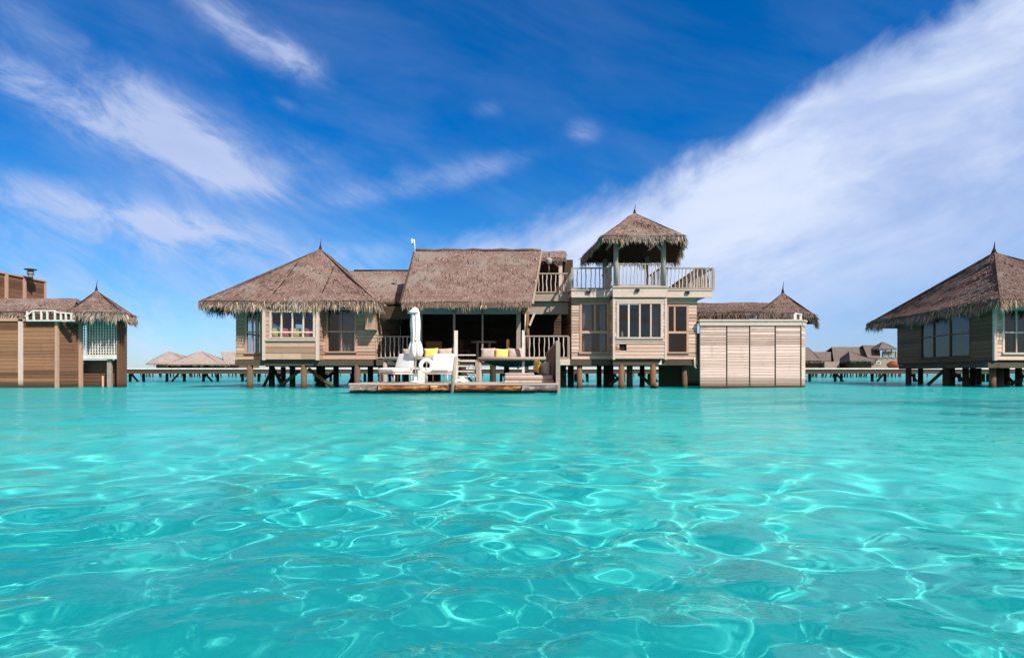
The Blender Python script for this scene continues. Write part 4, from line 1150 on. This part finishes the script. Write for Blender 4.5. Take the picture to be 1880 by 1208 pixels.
# towel at the foot of the stairs
tw = MB(); vs, fs = [], []
n_ = 12
yt_ = YP + 2.6
for j in range(n_ + 1):
    for i in range(n_ + 1):
        u, v = 2 * i / n_ - 1, 2 * j / n_ - 1
        hgt = .17 * max(0, 1 - u * u * .9 - v * v * .8) + .03 * math.sin(u * 6 + v * 3) * math.cos(v * 7)
        vs.append((X(847, yt_) + u * .27, yt_ + v * .2, zdk + .012 + max(0, hgt)))
for j in range(n_):
    for i in range(n_): fs.append((j * (n_ + 1) + i, j * (n_ + 1) + i + 1, (j + 1) * (n_ + 1) + i + 1, (j + 1) * (n_ + 1) + i))
tag(tw.add(vs, fs, True).build('towel', M['white']), 'crumpled white towel on the deck at the foot of the stairs', 'towel')
# daybed
yb_ = YP + 1.1
db = thing('daybed', 'low beige daybed at the right end of the sun deck beside the privacy screen', 'daybed', (X(970, yb_), yb_, zdk))
bx_, by_ = X(926, yb_), X(1014, yb_)
MB().box(bx_ + .02, by_ + .03, yb_ - .42, yb_ + .9, zdk + .02, zdk + .10).build('base', M['trim'], db)
mb = MB(); soft_box(mb, bx_, by_, yb_ - .45, yb_ + .9, zdk + .102, zdk + .27, .06); mb.build('mattress', M['beige'], db)
mb = MB(); soft_box(mb, bx_ + .02, X(980, yb_), yb_ - .40, yb_ + .85, zdk + .274, zdk + .345, .03); mb.build('topper', M['beige'], db)
cushion('large round-topped beige bolster leaning on the privacy screen', (X(1000, yb_), yb_ + .1, zdk + .49), .55, .48, .34, M['beige'], 0, R(-55), 0)
cushion('ochre cushion on the daybed against the beige bolster', (X(985.5, yb_), yb_ - .05, zdk + .58), .46, .46, .15, M['ochre'], 0, R(-72), R(8))
# cushions on the two net seats
yn = YN + .55
for (px_, py, w_, m_, lab, rz_) in ((756, 650.5, .72, 'beige', 'beige cushion half hidden behind the folded parasol', .1), (792, 650, .58, 'yellow', 'yellow cushion on the left net seat between beige cushions', -.06), (817, 650, .60, 'beige', 'beige cushion on the left net seat beside the stair post', .05),
                                 (896, 649.5, .60, 'beige', 'beige cushion at the left end of the right net seat', -.05), (921, 651, .56, 'yellow', 'yellow cushion in the middle of the right net seat', .03), (946, 649.5, .62, 'beige', 'beige cushion on the right net seat beside the tall post', .08)):
    cushion(lab, (X(px_, yn), yn + (0 if m_ == 'beige' else -.12), Z(py, yn)), w_, .50, .24, M[m_], R(-16), rz_, rnd.uniform(-.05, .05), 'cushions on the net seats')
# pillows in the bedroom bay window
yw_ = YB + .34
zs_ = Z(622, YB) - .02
for px_, m_, lab in ((505, 'lemon', 'pale yellow pillow at the left end of the bay window'), (526, 'red', 'faded red pillow in the bay window between two yellow ones'), (547, 'lemon', 'pale yellow pillow in the bay window between two red ones'), (569, 'red', 'faded red pillow at the right end of the bay window')):
    cushion(lab, (X(px_, yw_), yw_, zs_ + .29), .52, .50, .2, M[m_], R(-10), rnd.uniform(-.1, .1), rnd.uniform(-.08, .08), 'pillows in the bay window')
# dining set in the veranda
def dining_chair(label, loc, rz, m_=None):
    t = thing('dining_chair', label, 'chair', loc, rz, 'dining chairs on the veranda', True)
    m_ = m_ or M['chair_wood']
    for sx in (-1, 1):
        MB().box(sx * .21 - .022, sx * .21 + .022, -.22, -.176, 0, .44).build('leg', m_, t)
        MB().box(sx * .21 - .022, sx * .21 + .022, .18, .224, 0, 1.02).build('leg', m_, t)
    MB().box(-.235, .235, -.235, .235, .442, .482).build('seat', m_, t)
    b_ = MB()
    for z_ in (.62, .76, .90): b_.box(-.187, .187, .19, .212, z_, z_ + .075)
    b_.build('backrest', m_, t)
    return t
dining_chair('amber wood dining chair right of the round veranda table', (X(925, 29.6), 29.6, FL), R(-100))
dining_chair('dark wood dining chair left of the round veranda table', (X(855, 29.8), 29.8, FL), R(80), M['siding_dark'])
tb_ = thing('dining_table', 'round-topped wooden dining table in the shaded veranda', 'table', (X(888, 29.6), 29.6, FL))
MB().lathe((X(888, 29.6), 29.6, FL), [(.62, .86), (.64, .875), (.64, .90), (.62, .915)], 28).build('tabletop', M['rail'], tb_)
for a_ in range(4): MB().box(X(888, 29.6) + .42 * math.cos(a_ * 1.571 + .8) - .04, X(888, 29.6) + .42 * math.cos(a_ * 1.571 + .8) + .04, 29.6 + .42 * math.sin(a_ * 1.571 + .8) - .04, 29.6 + .42 * math.sin(a_ * 1.571 + .8) + .04, FL, FL + .858).build('leg', M['rail'], tb_)
ac = thing('armchair', 'amber wood armchair with seat cushion in the dark veranda left of the stairs', 'chair', (X(795, 29.8), 29.8, FL))
xa_ = X(795, 29.8)
mb = MB(); mb.box(xa_ - .4, xa_ + .4, 29.4, 30.2, FL + .28, FL + .36); mb.build('frame', M['chair_wood'], ac)
mb = MB(); mb.box(xa_ - .4, xa_ + .4, 30.12, 30.2, FL + .36, FL + .95); mb.build('backrest', M['chair_wood'], ac)
for sx in (-1, 1):
    MB().box(xa_ + sx * .40 - .04, xa_ + sx * .40 + .04, 29.4, 30.1, FL + .52, FL + .58).build('armrest', M['chair_wood'], ac)
    for y_ in (29.42, 30.08): MB().box(xa_ + sx * .37 - .03, xa_ + sx * .37 + .03, y_, y_ + .06, FL, FL + .279 if y_ > 30 else FL + .519).build('leg', M['chair_wood'], ac)
mb = MB(); soft_box(mb, xa_ - .34, xa_ + .34, 29.42, 30.1, FL + .362, FL + .48, .05); mb.build('seat_cushion', M['ochre'], ac)
# lantern hung on the upper balcony, weather device on the ridge, lantern on the left wall
yl2 = 30.15
ln = thing('hanging_lantern', 'pale bell-shaped lantern hung under the upper balcony awning', 'lantern', P3(1008, 480, yl2))
c_ = P3(1008, 480, yl2)
MB().lathe(c_, [(.03, -.16), (.10, -.14), (.15, -.03), (.15, .02), (.17, .05), (.17, .08), (.12, .13), (.04, .17)], 16).build('lantern_body', M['ivory'], ln)
MB().tube([c_ + Vector((0, 0, .17)), c_ + Vector((0, 0, .40))], .012, 6).build('hanger', M['metal'], ln)
MB().tube([c_ + Vector((0, 0, -.16)), c_ + Vector((0, 0, -.62))], .010, 6).build('pull_cord', M['trim'], ln)
wv = thing('weather_sensor', 'small white weather sensor on a slim pole at the left end of the hall ridge', 'sensor', P3(761.5, 462, 30.5))
c_ = P3(761.5, 462, 30.5)
MB().tube([c_ + Vector((.02, 0, -.25)), c_ + Vector((-.02, 0, .60))], .022, 8).build('pole', M['white'], wv)
mb = MB(); mb.beam(c_ + Vector((-.02, 0, .55)), c_ + Vector((-.15, -.05, .62)), .06, .06); mb.beam(c_ + Vector((-.15, -.05, .62)), c_ + Vector((-.10, -.05, .40)), .075, .08)
mb.build('housing', M['white'], wv)
MB().beam(c_ + Vector((-.10, -.05, .397)), c_ + Vector((-.09, -.05, .34)), .06, .06).build('lens', M['metal'], wv)
bt = MB(); bt.lathe((X(1143, YA + .2), YA + .25, Z(619, YA) + .0), [(.05, 0), (.055, .02), (.055, .2), (.025, .25), (.02, .30)], 14)
tag(bt.build('bottle', M['white']), 'small white bottle inside the bay window under the lookout', 'bottle')
MB_ = MB(); MB_.box(bx0 + .1, bx1 - .1, YA + .11, YA + .5, Z(619, YA) - .06, Z(619, YA) - .004); MB_.build('bay_shelf', M['interior'], V)

# ------------------------------------------------------------------ neighbouring villa at the left
YL = 28.6
LV = thing('overwater_villa', 'brown boarded villa end with small pointed thatch roof and lattice corner at far left', 'villa', (X(60, YL), YL + 1, 0))
zt_l = Z(590, YL)
pl = [(X(-160, YL), YL), (X(40, YL), YL), (X(104, YL), YL), (X(148, 29.6), 29.6)]
for i, (a_, b_) in enumerate(zip(pl, pl[1:])):
    f_ = Face(a_, b_)
    clad(Face(f_.p(.05, 0, 0)[:2], f_.p(f_.L - .05, 0, 0)[:2]), -.3, zt_l - .02 * i, M['siding_brown'] if i < 2 else M['siding_dark'], LV, ph=.17, joint=9, lap=.009, gap=.004)
    mb = MB(); f_.block(mb, .0, f_.L, -.08, .06, zt_l - .02 * i + .003, zt_l + .14 - .02 * i); mb.build('wall_cap', M['frame'], LV)
mb = MB(); mb.box(pl[1][0] - .13, pl[1][0] + .08, YL - .06, YL + .08, -.3, zt_l + .1); mb.build('corner_post', M['trim'], LV)
mb = MB(); mb.box(pl[2][0] - .06, pl[2][0] + .07, YL - .05, YL + .08, -.3, zt_l + .1); mb.build('corner_post', M['frame'], LV)
mb = MB(); mb.box(pl[3][0] - .04, pl[3][0] + .10, 29.5, 29.64, -.3, zt_l + .05); mb.build('corner_post', M['frame'], LV)
mb = MB(); mb.box(X(-160, YL), pl[2][0], YL - .02, YL + .2, -.35, .10); mb.build('plinth', M['dark'], LV)
# white cap frame above the wall
mb = MB()
fz0, fz1 = zt_l + .15, Z(572, 28.42)
YK = 28.42
for px_ in (50, 62, 76, 87, 101, 112, 121, 131): mb.box(X(px_, YK) - .035, X(px_, YK) + .035, YK - .03, YK + .03, fz0 - .1, fz1 - (.0 if px_ < 102 else .07))
mb.beam((X(62, YK) - .05, YK, fz1 + .03), (X(102, YK), YK, fz1 + .03), .07, .06); mb.beam((X(47, YK), YK - .01, fz0 + .06), (X(61, YK), YK - .01, fz1 + .03), .06, .06); mb.beam((X(103, YK), YK + .01, fz1 - .03), (X(133, YK), YK + .01, fz1 - .10), .06, .06)
mb.box(X(48, YK), X(133, YK), YK - .02, YK + .17, fz0 - .16, fz0 - .102)
mb.build('skylight_frame', M['white_wood'], LV)
mb = MB(); mb.box(X(51, YK), X(132, YK), YK + .06, YK + .09, fz0 - .1, fz1 - .10); mb.build('skylight_glass', M['dark'], LV)
# lattice corner
fl = Face((X(150, 29.7), 29.7), (X(215, 29.7), 29.7))
zl0, zl1 = Z(652, 29.7), Z(585, 29.7)
mb = MB()
for k in range(14): fl.block(mb, k * fl.L / 13 - .018, k * fl.L / 13 + .018, -.02, .02, zl0, zl1)
lt = mb.build('lattice', M['white_wood'], LV)
mb = MB()
for k in range(14): fl.block(mb, 0, fl.L, -.045, -.021, zl0 + k * (zl1 - zl0) / 13 - .016, zl0 + k * (zl1 - zl0) / 13 + .016)
mb.build('lattice_bar', M['white_wood'], lt)
mb = MB(); fl.block(mb, -.02, fl.L, -.12, .05, Z(659, 29.7), Z(652, 29.7) - .02); mb.build('lattice_rail', M['white_wood'], LV)
mb = MB(); fl.block(mb, 0, fl.L, -.5, -.42, Z(655, 29.7), zl1 + .3); mb.build('shower_wall', M['curtain'], LV)
mb = MB(); fl.block(mb, 0, fl.L, -.6, -.1, Z(659, 29.7), Z(659, 29.7) + .08); mb.build('shower_floor', M['rail'], LV)
clad(Face(fl.p(-.5, -.5, 0)[:2], fl.p(fl.L + .05, -.5, 0)[:2]), -.3, Z(661, 29.7), M['siding_dark'], LV, ph=.17)
mb = MB(); fl.block(mb, fl.L * .68, fl.L * .80, -.2, -.08, -1.9, Z(659, 29.7) - .005); mb.build('stilt', M['teal'], LV)
mb = MB(); fl.block(mb, fl.L, fl.L + .1, -.6, .02, -.3, zl1 + .2); mb.build('corner_post', M['siding_dark'], LV)
clad(Face((fl.B.x + .08, 30.3), (X(214, 34.0), 34.0)), -.3, zl1 + .2, M['siding_dark'], LV, joint=5)
MB().tube([fl.p(fl.L * .48, -.3, -1.9), fl.p(fl.L * .48, -.3, Z(690, 29.4))], .05, 6).build('mooring_stub', M['frame'], LV)
# roof
la, lb = (X(-160, 29), 29.0, Z(573, 29)), (X(135, 29), 29.0, Z(573, 29))
lc, ld = (X(140, 31.3), 31.3, Z(549, 31.3)), (X(-160, 31.3), 31.3, Z(549, 31.3))
le, lf = (lb[0], 34, la[2]), (la[0], 34, la[2])
thatch(LV, [(la, lb, lc, ld), (le, lf, ld, lc)], [(la, lb, (0, -1))], sag=.08, thick=.14, L=.5, dens=90, label='long low thatch slope')
lap_ = (X(177, 31.4), 31.4, Z(533, 31.4))
q1, q2, q3, q4 = (X(122, 28.7), 28.7, Z(572, 28.7)), (X(228, 29.0), 29.0, Z(574, 29.0)), (X(251, 32.5), 32.5, Z(582, 32.5)), (X(130, 34), 34.0, Z(575, 28.7))
thatch(LV, [(q1, q2, lap_, lap_), (q2, q3, lap_, lap_), (q3, q4, lap_, lap_), (q4, q1, lap_, lap_)], [(q1, q2, (0, -1)), (q2, q3, (1, -.4))], sag=.14, thick=.14, L=.46, dens=110, label='pointed thatch cone at the lattice corner')
finial(LV, lap_, .55, .05)
# tall boarded parapet running back
xp = X(0, 32.0)
fp = Face((xp, 26.0), (xp, 35.0)); zp = Z(502, 32.0)
clad(fp, 3.4, zp, M['siding_dark'], LV, ph=.2, joint=6, lap=.009, gap=.004)
mb = MB(); fp.block(mb, -.1, fp.L + .1, -.14, .08, zp + .003, zp + .09); mb.build('wall_cap', M['frame'], LV)
for y_ in (30.2, 32.35, 33.55): MB().box(xp - .02, xp + .09, y_ - .08, y_ + .08, 3.4, zp).build('parapet_post', M['frame'], LV)
MB().box(xp - .08, xp + .06, 35.0, 35.12, 3.4, zp + .0).build('parapet_post', M['frame'], LV)
yl3 = 33.5
c_ = Vector((X(56, yl3) + .0, yl3, Z(508, yl3)))
wl3 = thing('wall_lantern', 'dark storm lantern with a flat cap on the brown parapet at far left', 'lantern', c_)
MB().lathe(c_, [(.08, -.08), (.10, .0), (.16, .14), (.16, .28), (.12, .34)], 14).build('globe', M['ivory'], wl3)
mb = MB(); mb.lathe(c_, [(.15, .34), (.30, .37), (.30, .41), (.12, .45)], 18); mb.lathe(c_, [(.13, -.10), (.12, -.02)], 14); mb.lathe(c_, [(.17, .12), (.175, .16)], 14); mb.lathe(c_, [(.17, .24), (.175, .27)], 14)
mb.build('lantern_cage', M['metal'], wl3)
MB().tube([c_ + Vector((0, 0, -.1)), (xp, yl3, zp + .09)], .05, 8).build('lantern_foot', M['metal'], wl3)

# ------------------------------------------------------------------ neighbouring villa at the right
YV = 29.0
RV = thing('overwater_villa', 'shaded villa corner under a broad hipped thatch roof at the right edge', 'villa', (X(1825, YV), YV, 0))
zf = Z(661, YV); zt2 = 4.3
c0 = (X(1826, YV), YV); c1 = (X(1648, 38.2), 38.2)
fs_ = Face(c1, c0)
w_ = [(fs_.L * .30, fs_.L * .80, zf + .28, 3.95)]
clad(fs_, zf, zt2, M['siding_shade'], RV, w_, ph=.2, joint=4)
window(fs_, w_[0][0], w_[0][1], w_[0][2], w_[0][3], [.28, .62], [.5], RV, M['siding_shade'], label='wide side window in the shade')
ff = Face(c0, (c0[0] + 7.0, YV + .9))
wf = (X(1843, YV) - c0[0], X(1843, YV) - c0[0] + 2.2, Z(647, YV), Z(570, YV))
clad(ff, zf, zt2, M['siding'], RV, [wf], ph=.17)
window(ff, wf[0], wf[1], wf[2], wf[3], [.33, .66], [.48], RV, M['trim'], fw=.12, label='sunlit front window')
mb = MB(); mb.box(c0[0] - .06, c0[0] + .08, YV - .07, YV + .05, zf - .02, zt2); mb.build('corner_post', M['trim'], RV)
c2, c3 = (c0[0] + 7.0, YV + .9), (c1[0] + 7.0, 38.9)
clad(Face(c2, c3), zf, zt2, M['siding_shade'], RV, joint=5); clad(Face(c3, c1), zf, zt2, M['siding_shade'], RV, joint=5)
mb = MB(); mb.add([(c0[0], c0[1] + .1, zf - .1), (c2[0], c2[1] + .1, zf - .1), (c3[0], c3[1], zf - .1), (c1[0], c1[1], zf - .1), (c0[0], c0[1] + .1, zf), (c2[0], c2[1] + .1, zf), (c3[0], c3[1], zf), (c1[0], c1[1], zf)], [(0, 3, 2, 1), (4, 5, 6, 7), (0, 1, 5, 4), (1, 2, 6, 5), (2, 3, 7, 6), (3, 0, 4, 7)])
mb.build('floor_slab', M['dark'], RV)
mb = MB(); fs_.block(mb, .0, fs_.L - .1, -.3, -.06, zf - .36, zf - .11); ff.block(mb, -.3, ff.L, -.3, -.06, zf - .38, zf - .12); mb.build('floor_beam', M['beam'], RV)
for px_, y_, m_, r_ in ((1668, 36.5, 'pole_dark', .16), (1738, 33.2, 'pole_dark', .2), (1747, 33.6, 'pole_dark', .17), (1773, 32.5, 'pole_dark', .16), (1822, 29.6, 'pole', .15), (1834, 30.2, 'pole_dark', .2), (1786, 36, 'pole_dark', .16), (1797, 38, 'pole_dark', .15), (1848, 36, 'pole_dark', .16), (1690, 38, 'pole_dark', .15), (1870, 33, 'pole_dark', .16)):
    stilt(RV, X(px_, y_), y_, zf - .3, r_, M[m_])
def brr(x0, y0, x1, y1, Y, m_='pole_dark', r=.09): brace(RV, P3(x0, y0, Y), P3(x1, y1, Y), r, M[m_])
brr(1732, 681, 1704, 706, 32.8); brr(1750, 684, 1778, 706, 32.8); brr(1840, 684, 1862, 704, 33.2); brr(1880, 690, 1856, 706, 31); brr(1793, 682, 1776, 703, 35)
va, vt = (X(1836, 28.0), 28.0, 4.15), (X(1590, 42.0), 42.0, 4.12)
vb, vc = (va[0] + 9.4, 28.9, 4.15), (vt[0] + 8.4, 43.0, 4.12)
vap = (X(1825, 35.2), 35.2, Z(463, 35.2))
thatch(RV, [(va, vb, vap, vap), (vb, vc, vap, vap), (vc, vt, vap, vap), (vt, va, vap, vap)], [(va, vb, (0, -1)), (vt, va, (-1, -.1))], m=M['thatch_grey'], sag=.18, courses=4, lump=.06, dens=90, L=.62, label='broad hipped thatch in layered courses', fm=M['fringe'])
finial(RV, vap, .62, .10)

# ------------------------------------------------------------------ boardwalk passing behind the villas
YJ = 50.0
J = thing('boardwalk', 'long timber boardwalk on braced stilts passing behind all the villas', 'boardwalk', (0, YJ, 0))
zj = Z(676, YJ)
mb = MB()
x_ = -62.0
while x_ < 66:
    w_ = .32
    mb.box(x_, x_ + w_ - .012, YJ, YJ + 2.6, zj - .07, zj + rnd.uniform(-.006, .006)); x_ += w_
mb.build('deck_boards', M['trim'], J)
mb = MB(); mb.box(-62, 66, YJ - .06, YJ - .003, zj - .10, zj + .02); mb.build('edge_plank', M['white_wood'], J)
mb = MB(); mb.box(-62, 66, YJ + .03, YJ + .16, zj - .46, zj - .11); mb.box(-62, 66, YJ + 2.3, YJ + 2.44, zj - .46, zj - .075); mb.build('stringer', M['beam'], J)
k = 0
for px0 in np.arange(225, 1960, 69.5):
    for d_ in (0, 23):
        if k < 95:
            mb = MB(); y_ = YJ + 1.0 + (.9 if k % 4 == 3 else 0)
            xx = X(px0 + d_ + rnd.uniform(-2, 2), YJ); mb.tube([(xx, y_, -2.2), (xx, y_, zj - .12)], .12, 7); mb.build('stilt', M['pole_dark'], J)
        k += 1
    xx = X(px0, YJ); s_ = 1 if rnd.random() < .6 else -1
    xx = xx if s_ > 0 else X(px0 + 23, YJ)
    brace(J, (xx, YJ + 1.0, zj - .35), (xx + s_ * .75, YJ + 1.0, -.1), .085, M['pole_dark'])
pt = MB(); yp_ = YJ + 1.2; pt.lathe((X(1641, yp_), yp_, zj), [(.28, .002), (.46, .12), (.55, .30), (.46, .46), (.28, .54), (.30, .60)], 20)
tag(pt.build('pot', M['terracotta']), 'round terracotta pot on the boardwalk left of the right-hand villa', 'pot')

# ------------------------------------------------------------------ villas across the lagoon
def post_row(parent, x0, x1, y_, n, z1, r=.16):
    for i in range(n):
        xx = x0 + (x1 - x0) * i / max(1, n - 1) + rnd.uniform(-.3, .3)
        MB().tube([(xx, y_ + rnd.uniform(-.5, 2), -2.2), (xx, y_, z1)], r, 6).build('stilt', M['pole_dark'], parent)
YQ = 128.0
def Q(px_, py, dy=0.0): return (X(px_, YQ), YQ + dy, Z(py, YQ))
FV = thing('overwater_villa', 'distant villa with stepped grey thatch roofs and a little lookout beyond the boardwalk', 'villa', (X(1560, YQ), YQ, 0))
def far_gable(parent, l, r, ye, yr, dl=0, dr=0, dep=4.0, m=None, back=0.0):
    a_, b_ = Vector(Q(l, ye)), Vector(Q(r, ye)); k_ = (YQ + dep) / YQ
    c_ = Vector((X(r + dr, YQ) * k_, YQ + dep, (Z(yr, YQ) - H) * k_ + H)); d_ = Vector((X(l + dl, YQ) * k_, YQ + dep, (Z(yr, YQ) - H) * k_ + H))
    sh = Vector((0, back, 0)); a_, b_, c_, d_ = a_ + sh, b_ + sh, c_ + sh, d_ + sh
    e_, f_ = Vector((b_.x, b_.y + 2 * dep, b_.z)), Vector((a_.x, a_.y + 2 * dep, a_.z))
    sl = [(a_, b_, c_, d_), (e_, f_, d_, c_)]
    if dl > 0: sl.append((f_, a_, d_, d_))
    if dr < 0: sl.append((b_, e_, c_, c_))
    return thatch(parent, sl, [(a_, b_, (0, -1))], m=m or M['thatch_far'], tuft=5, dens=10, L=.7, res=.9, sag=.1, tl=.6, courses=0)
def far_cone(parent, l, r, ye, xa_, ya_, dep=4.0, m=None, back=0.0):
    a_, b_ = Vector(Q(l, ye, back)), Vector(Q(r, ye, back)); c_, d_ = b_ + Vector((-.5, dep * 2, 0)), a_ + Vector((.5, dep * 2, 0))
    k_ = (YQ + dep + back) / YQ
    p_ = Vector((X(xa_, YQ) * k_, YQ + dep + back, (Z(ya_, YQ) - H) * k_ + H))
    return thatch(parent, [(a_, b_, p_, p_), (b_, c_, p_, p_), (c_, d_, p_, p_), (d_, a_, p_, p_)], [(a_, b_, (0, -1)), (b_, c_, (1, 0)), (d_, a_, (-1, 0))], m=m or M['thatch_far'], tuft=5, dens=10, L=.7, res=.9, sag=.15, tl=.6, courses=0)
def far_wall(parent, l, r, y0, y1, m, dy=.8, name='wall', dep=3.0):
    return MB().box(X(l, YQ), X(r, YQ), YQ + dy, YQ + dy + dep, Z(y1, YQ), Z(y0, YQ)).build(name, m, parent)
far_cone(FV, 1440, 1508, 662, 1484, 637, 5); far_gable(FV, 1478, 1526, 662, 646)
far_gable(FV, 1531, 1592, 664, 637, -4, -1, 5); far_cone(FV, 1541, 1588, 662, 1559, 645, 3, back=-4)
far_gable(FV, 1588, 1611, 657, 634, -9, -1, 5, back=-1)
far_cone(FV, 1608, 1641, 640, 1620, 627, 2.0, back=-1)
far_wall(FV, 1472, 1512, 663, 677, M['siding_shade'], dep=6); far_wall(FV, 1513, 1540, 664, 677, M['rail'], -.2); far_wall(FV, 1535, 1552, 662, 677, M['dark'], 1.0)
far_wall(FV, 1552, 1582, 663, 677, M['siding_shade'], -3, dep=4); far_wall(FV, 1582, 1600, 655, 677, M['siding_shade'], .5, dep=6); far_wall(FV, 1600, 1655, 657, 677, M['rail'], 0, dep=7)
for p_ in (1613, 1626, 1637): MB().box(X(p_, YQ) - .1, X(p_, YQ) + .1, YQ, YQ + .2, Z(657, YQ), Z(639, YQ)).build('column', M['beam'], FV)
far_wall(FV, 1619, 1656, 645, 656, M['teal'], -.2, 'parapet', .2)
for p_ in (1620, 1631, 1643): far_wall(FV, p_, p_ + 1, 644.5, 656.5, M['rail'], -.35, 'parapet_post', .14)
mb = MB(); x0_, x1_, z0_, z1_ = X(1608.5, YQ), X(1616.5, YQ), Z(669, YQ), Z(663.5, YQ)
mb.box(x0_, x1_, YQ - .1, YQ - .005, z0_, z0_ + .15); mb.box(x0_, x1_, YQ - .1, YQ - .005, z1_ - .15, z1_); mb.box(x0_, x0_ + .15, YQ - .09, YQ - .006, z0_ + .15, z1_ - .15); mb.box(x1_ - .15, x1_, YQ - .09, YQ - .006, z0_ + .15, z1_ - .15)
wq = mb.build('window', M['white'], FV); MB().box(x0_ + .15, x1_ - .15, YQ - .04, YQ - .01, z0_ + .15, z1_ - .15).build('pane', M['beam'], wq)
MB().box(X(1470, YQ), X(1655, YQ), YQ - 1, YQ + 8, Z(677, YQ) - .5, Z(677, YQ)).build('floor_slab', M['beam'], FV)
post_row(FV, X(1476, YQ), X(1652, YQ), YQ - .6, 30, Z(678, YQ))
GV = thing('overwater_villa', 'distant villa with two rounded sandy thatch roofs beyond the left boardwalk', 'villa', (X(340, YQ), YQ, 0))
far_cone(GV, 267, 356, 667, 309, 645, 5, M['thatch_pale']); far_cone(GV, 318, 412, 668, 368, 644, 5, M['thatch_pale'], -2)
far_wall(GV, 279, 300, 668, 677, M['rail'], 1.5); far_wall(GV, 296, 360, 668, 677, M['siding_dark'], 2.5, dep=4); far_wall(GV, 340, 405, 669, 677, M['siding_shade'], 1.2, dep=4)
MB().box(X(268, YQ), X(408, YQ), YQ - 1, YQ + 8, Z(677, YQ) - .5, Z(677, YQ)).build('floor_slab', M['beam'], GV)
post_row(GV, X(272, YQ), X(404, YQ), YQ - .6, 20, Z(678, YQ))
KV = thing('overwater_villa', 'distant steep thatch gable close to the left end of the main villa', 'villa', (X(425, YQ), YQ + 3, 0))
far_gable(KV, 400, 427, 667, 645, -6, -9, 4, M['thatch_pale'], 3)
far_wall(KV, 404, 445, 667, 677, M['siding_brown'], 3.6, dep=5); far_wall(KV, 421, 445, 657, 667.2, M['rail'], 4.2, 'parapet', .3)
MB().box(X(402, YQ), X(470, YQ), YQ + 2.5, YQ + 9, Z(677, YQ) - .5, Z(677, YQ)).build('floor_slab', M['beam'], KV)
post_row(KV, X(408, YQ), X(468, YQ), YQ + 2.8, 10, Z(678, YQ))
# a slim far boardwalk under the horizon joins the distant villas
FJ = thing('boardwalk', 'faraway low boardwalk on a forest of thin stilts just under the horizon', 'boardwalk', (0, 150, 0))
MB().box(-150, 150, 150, 153, 1.2, 1.65).build('deck_boards', M['beam'], FJ)
for i in range(95): MB().tube([(-112 + i * 2.38 + rnd.uniform(-.5, .5), 150.5, -2), (-112 + i * 2.38 + rnd.uniform(-.5, .5), 150.5, 1.2)], .14, 5).build('stilt', M['pole_dark'], FJ)
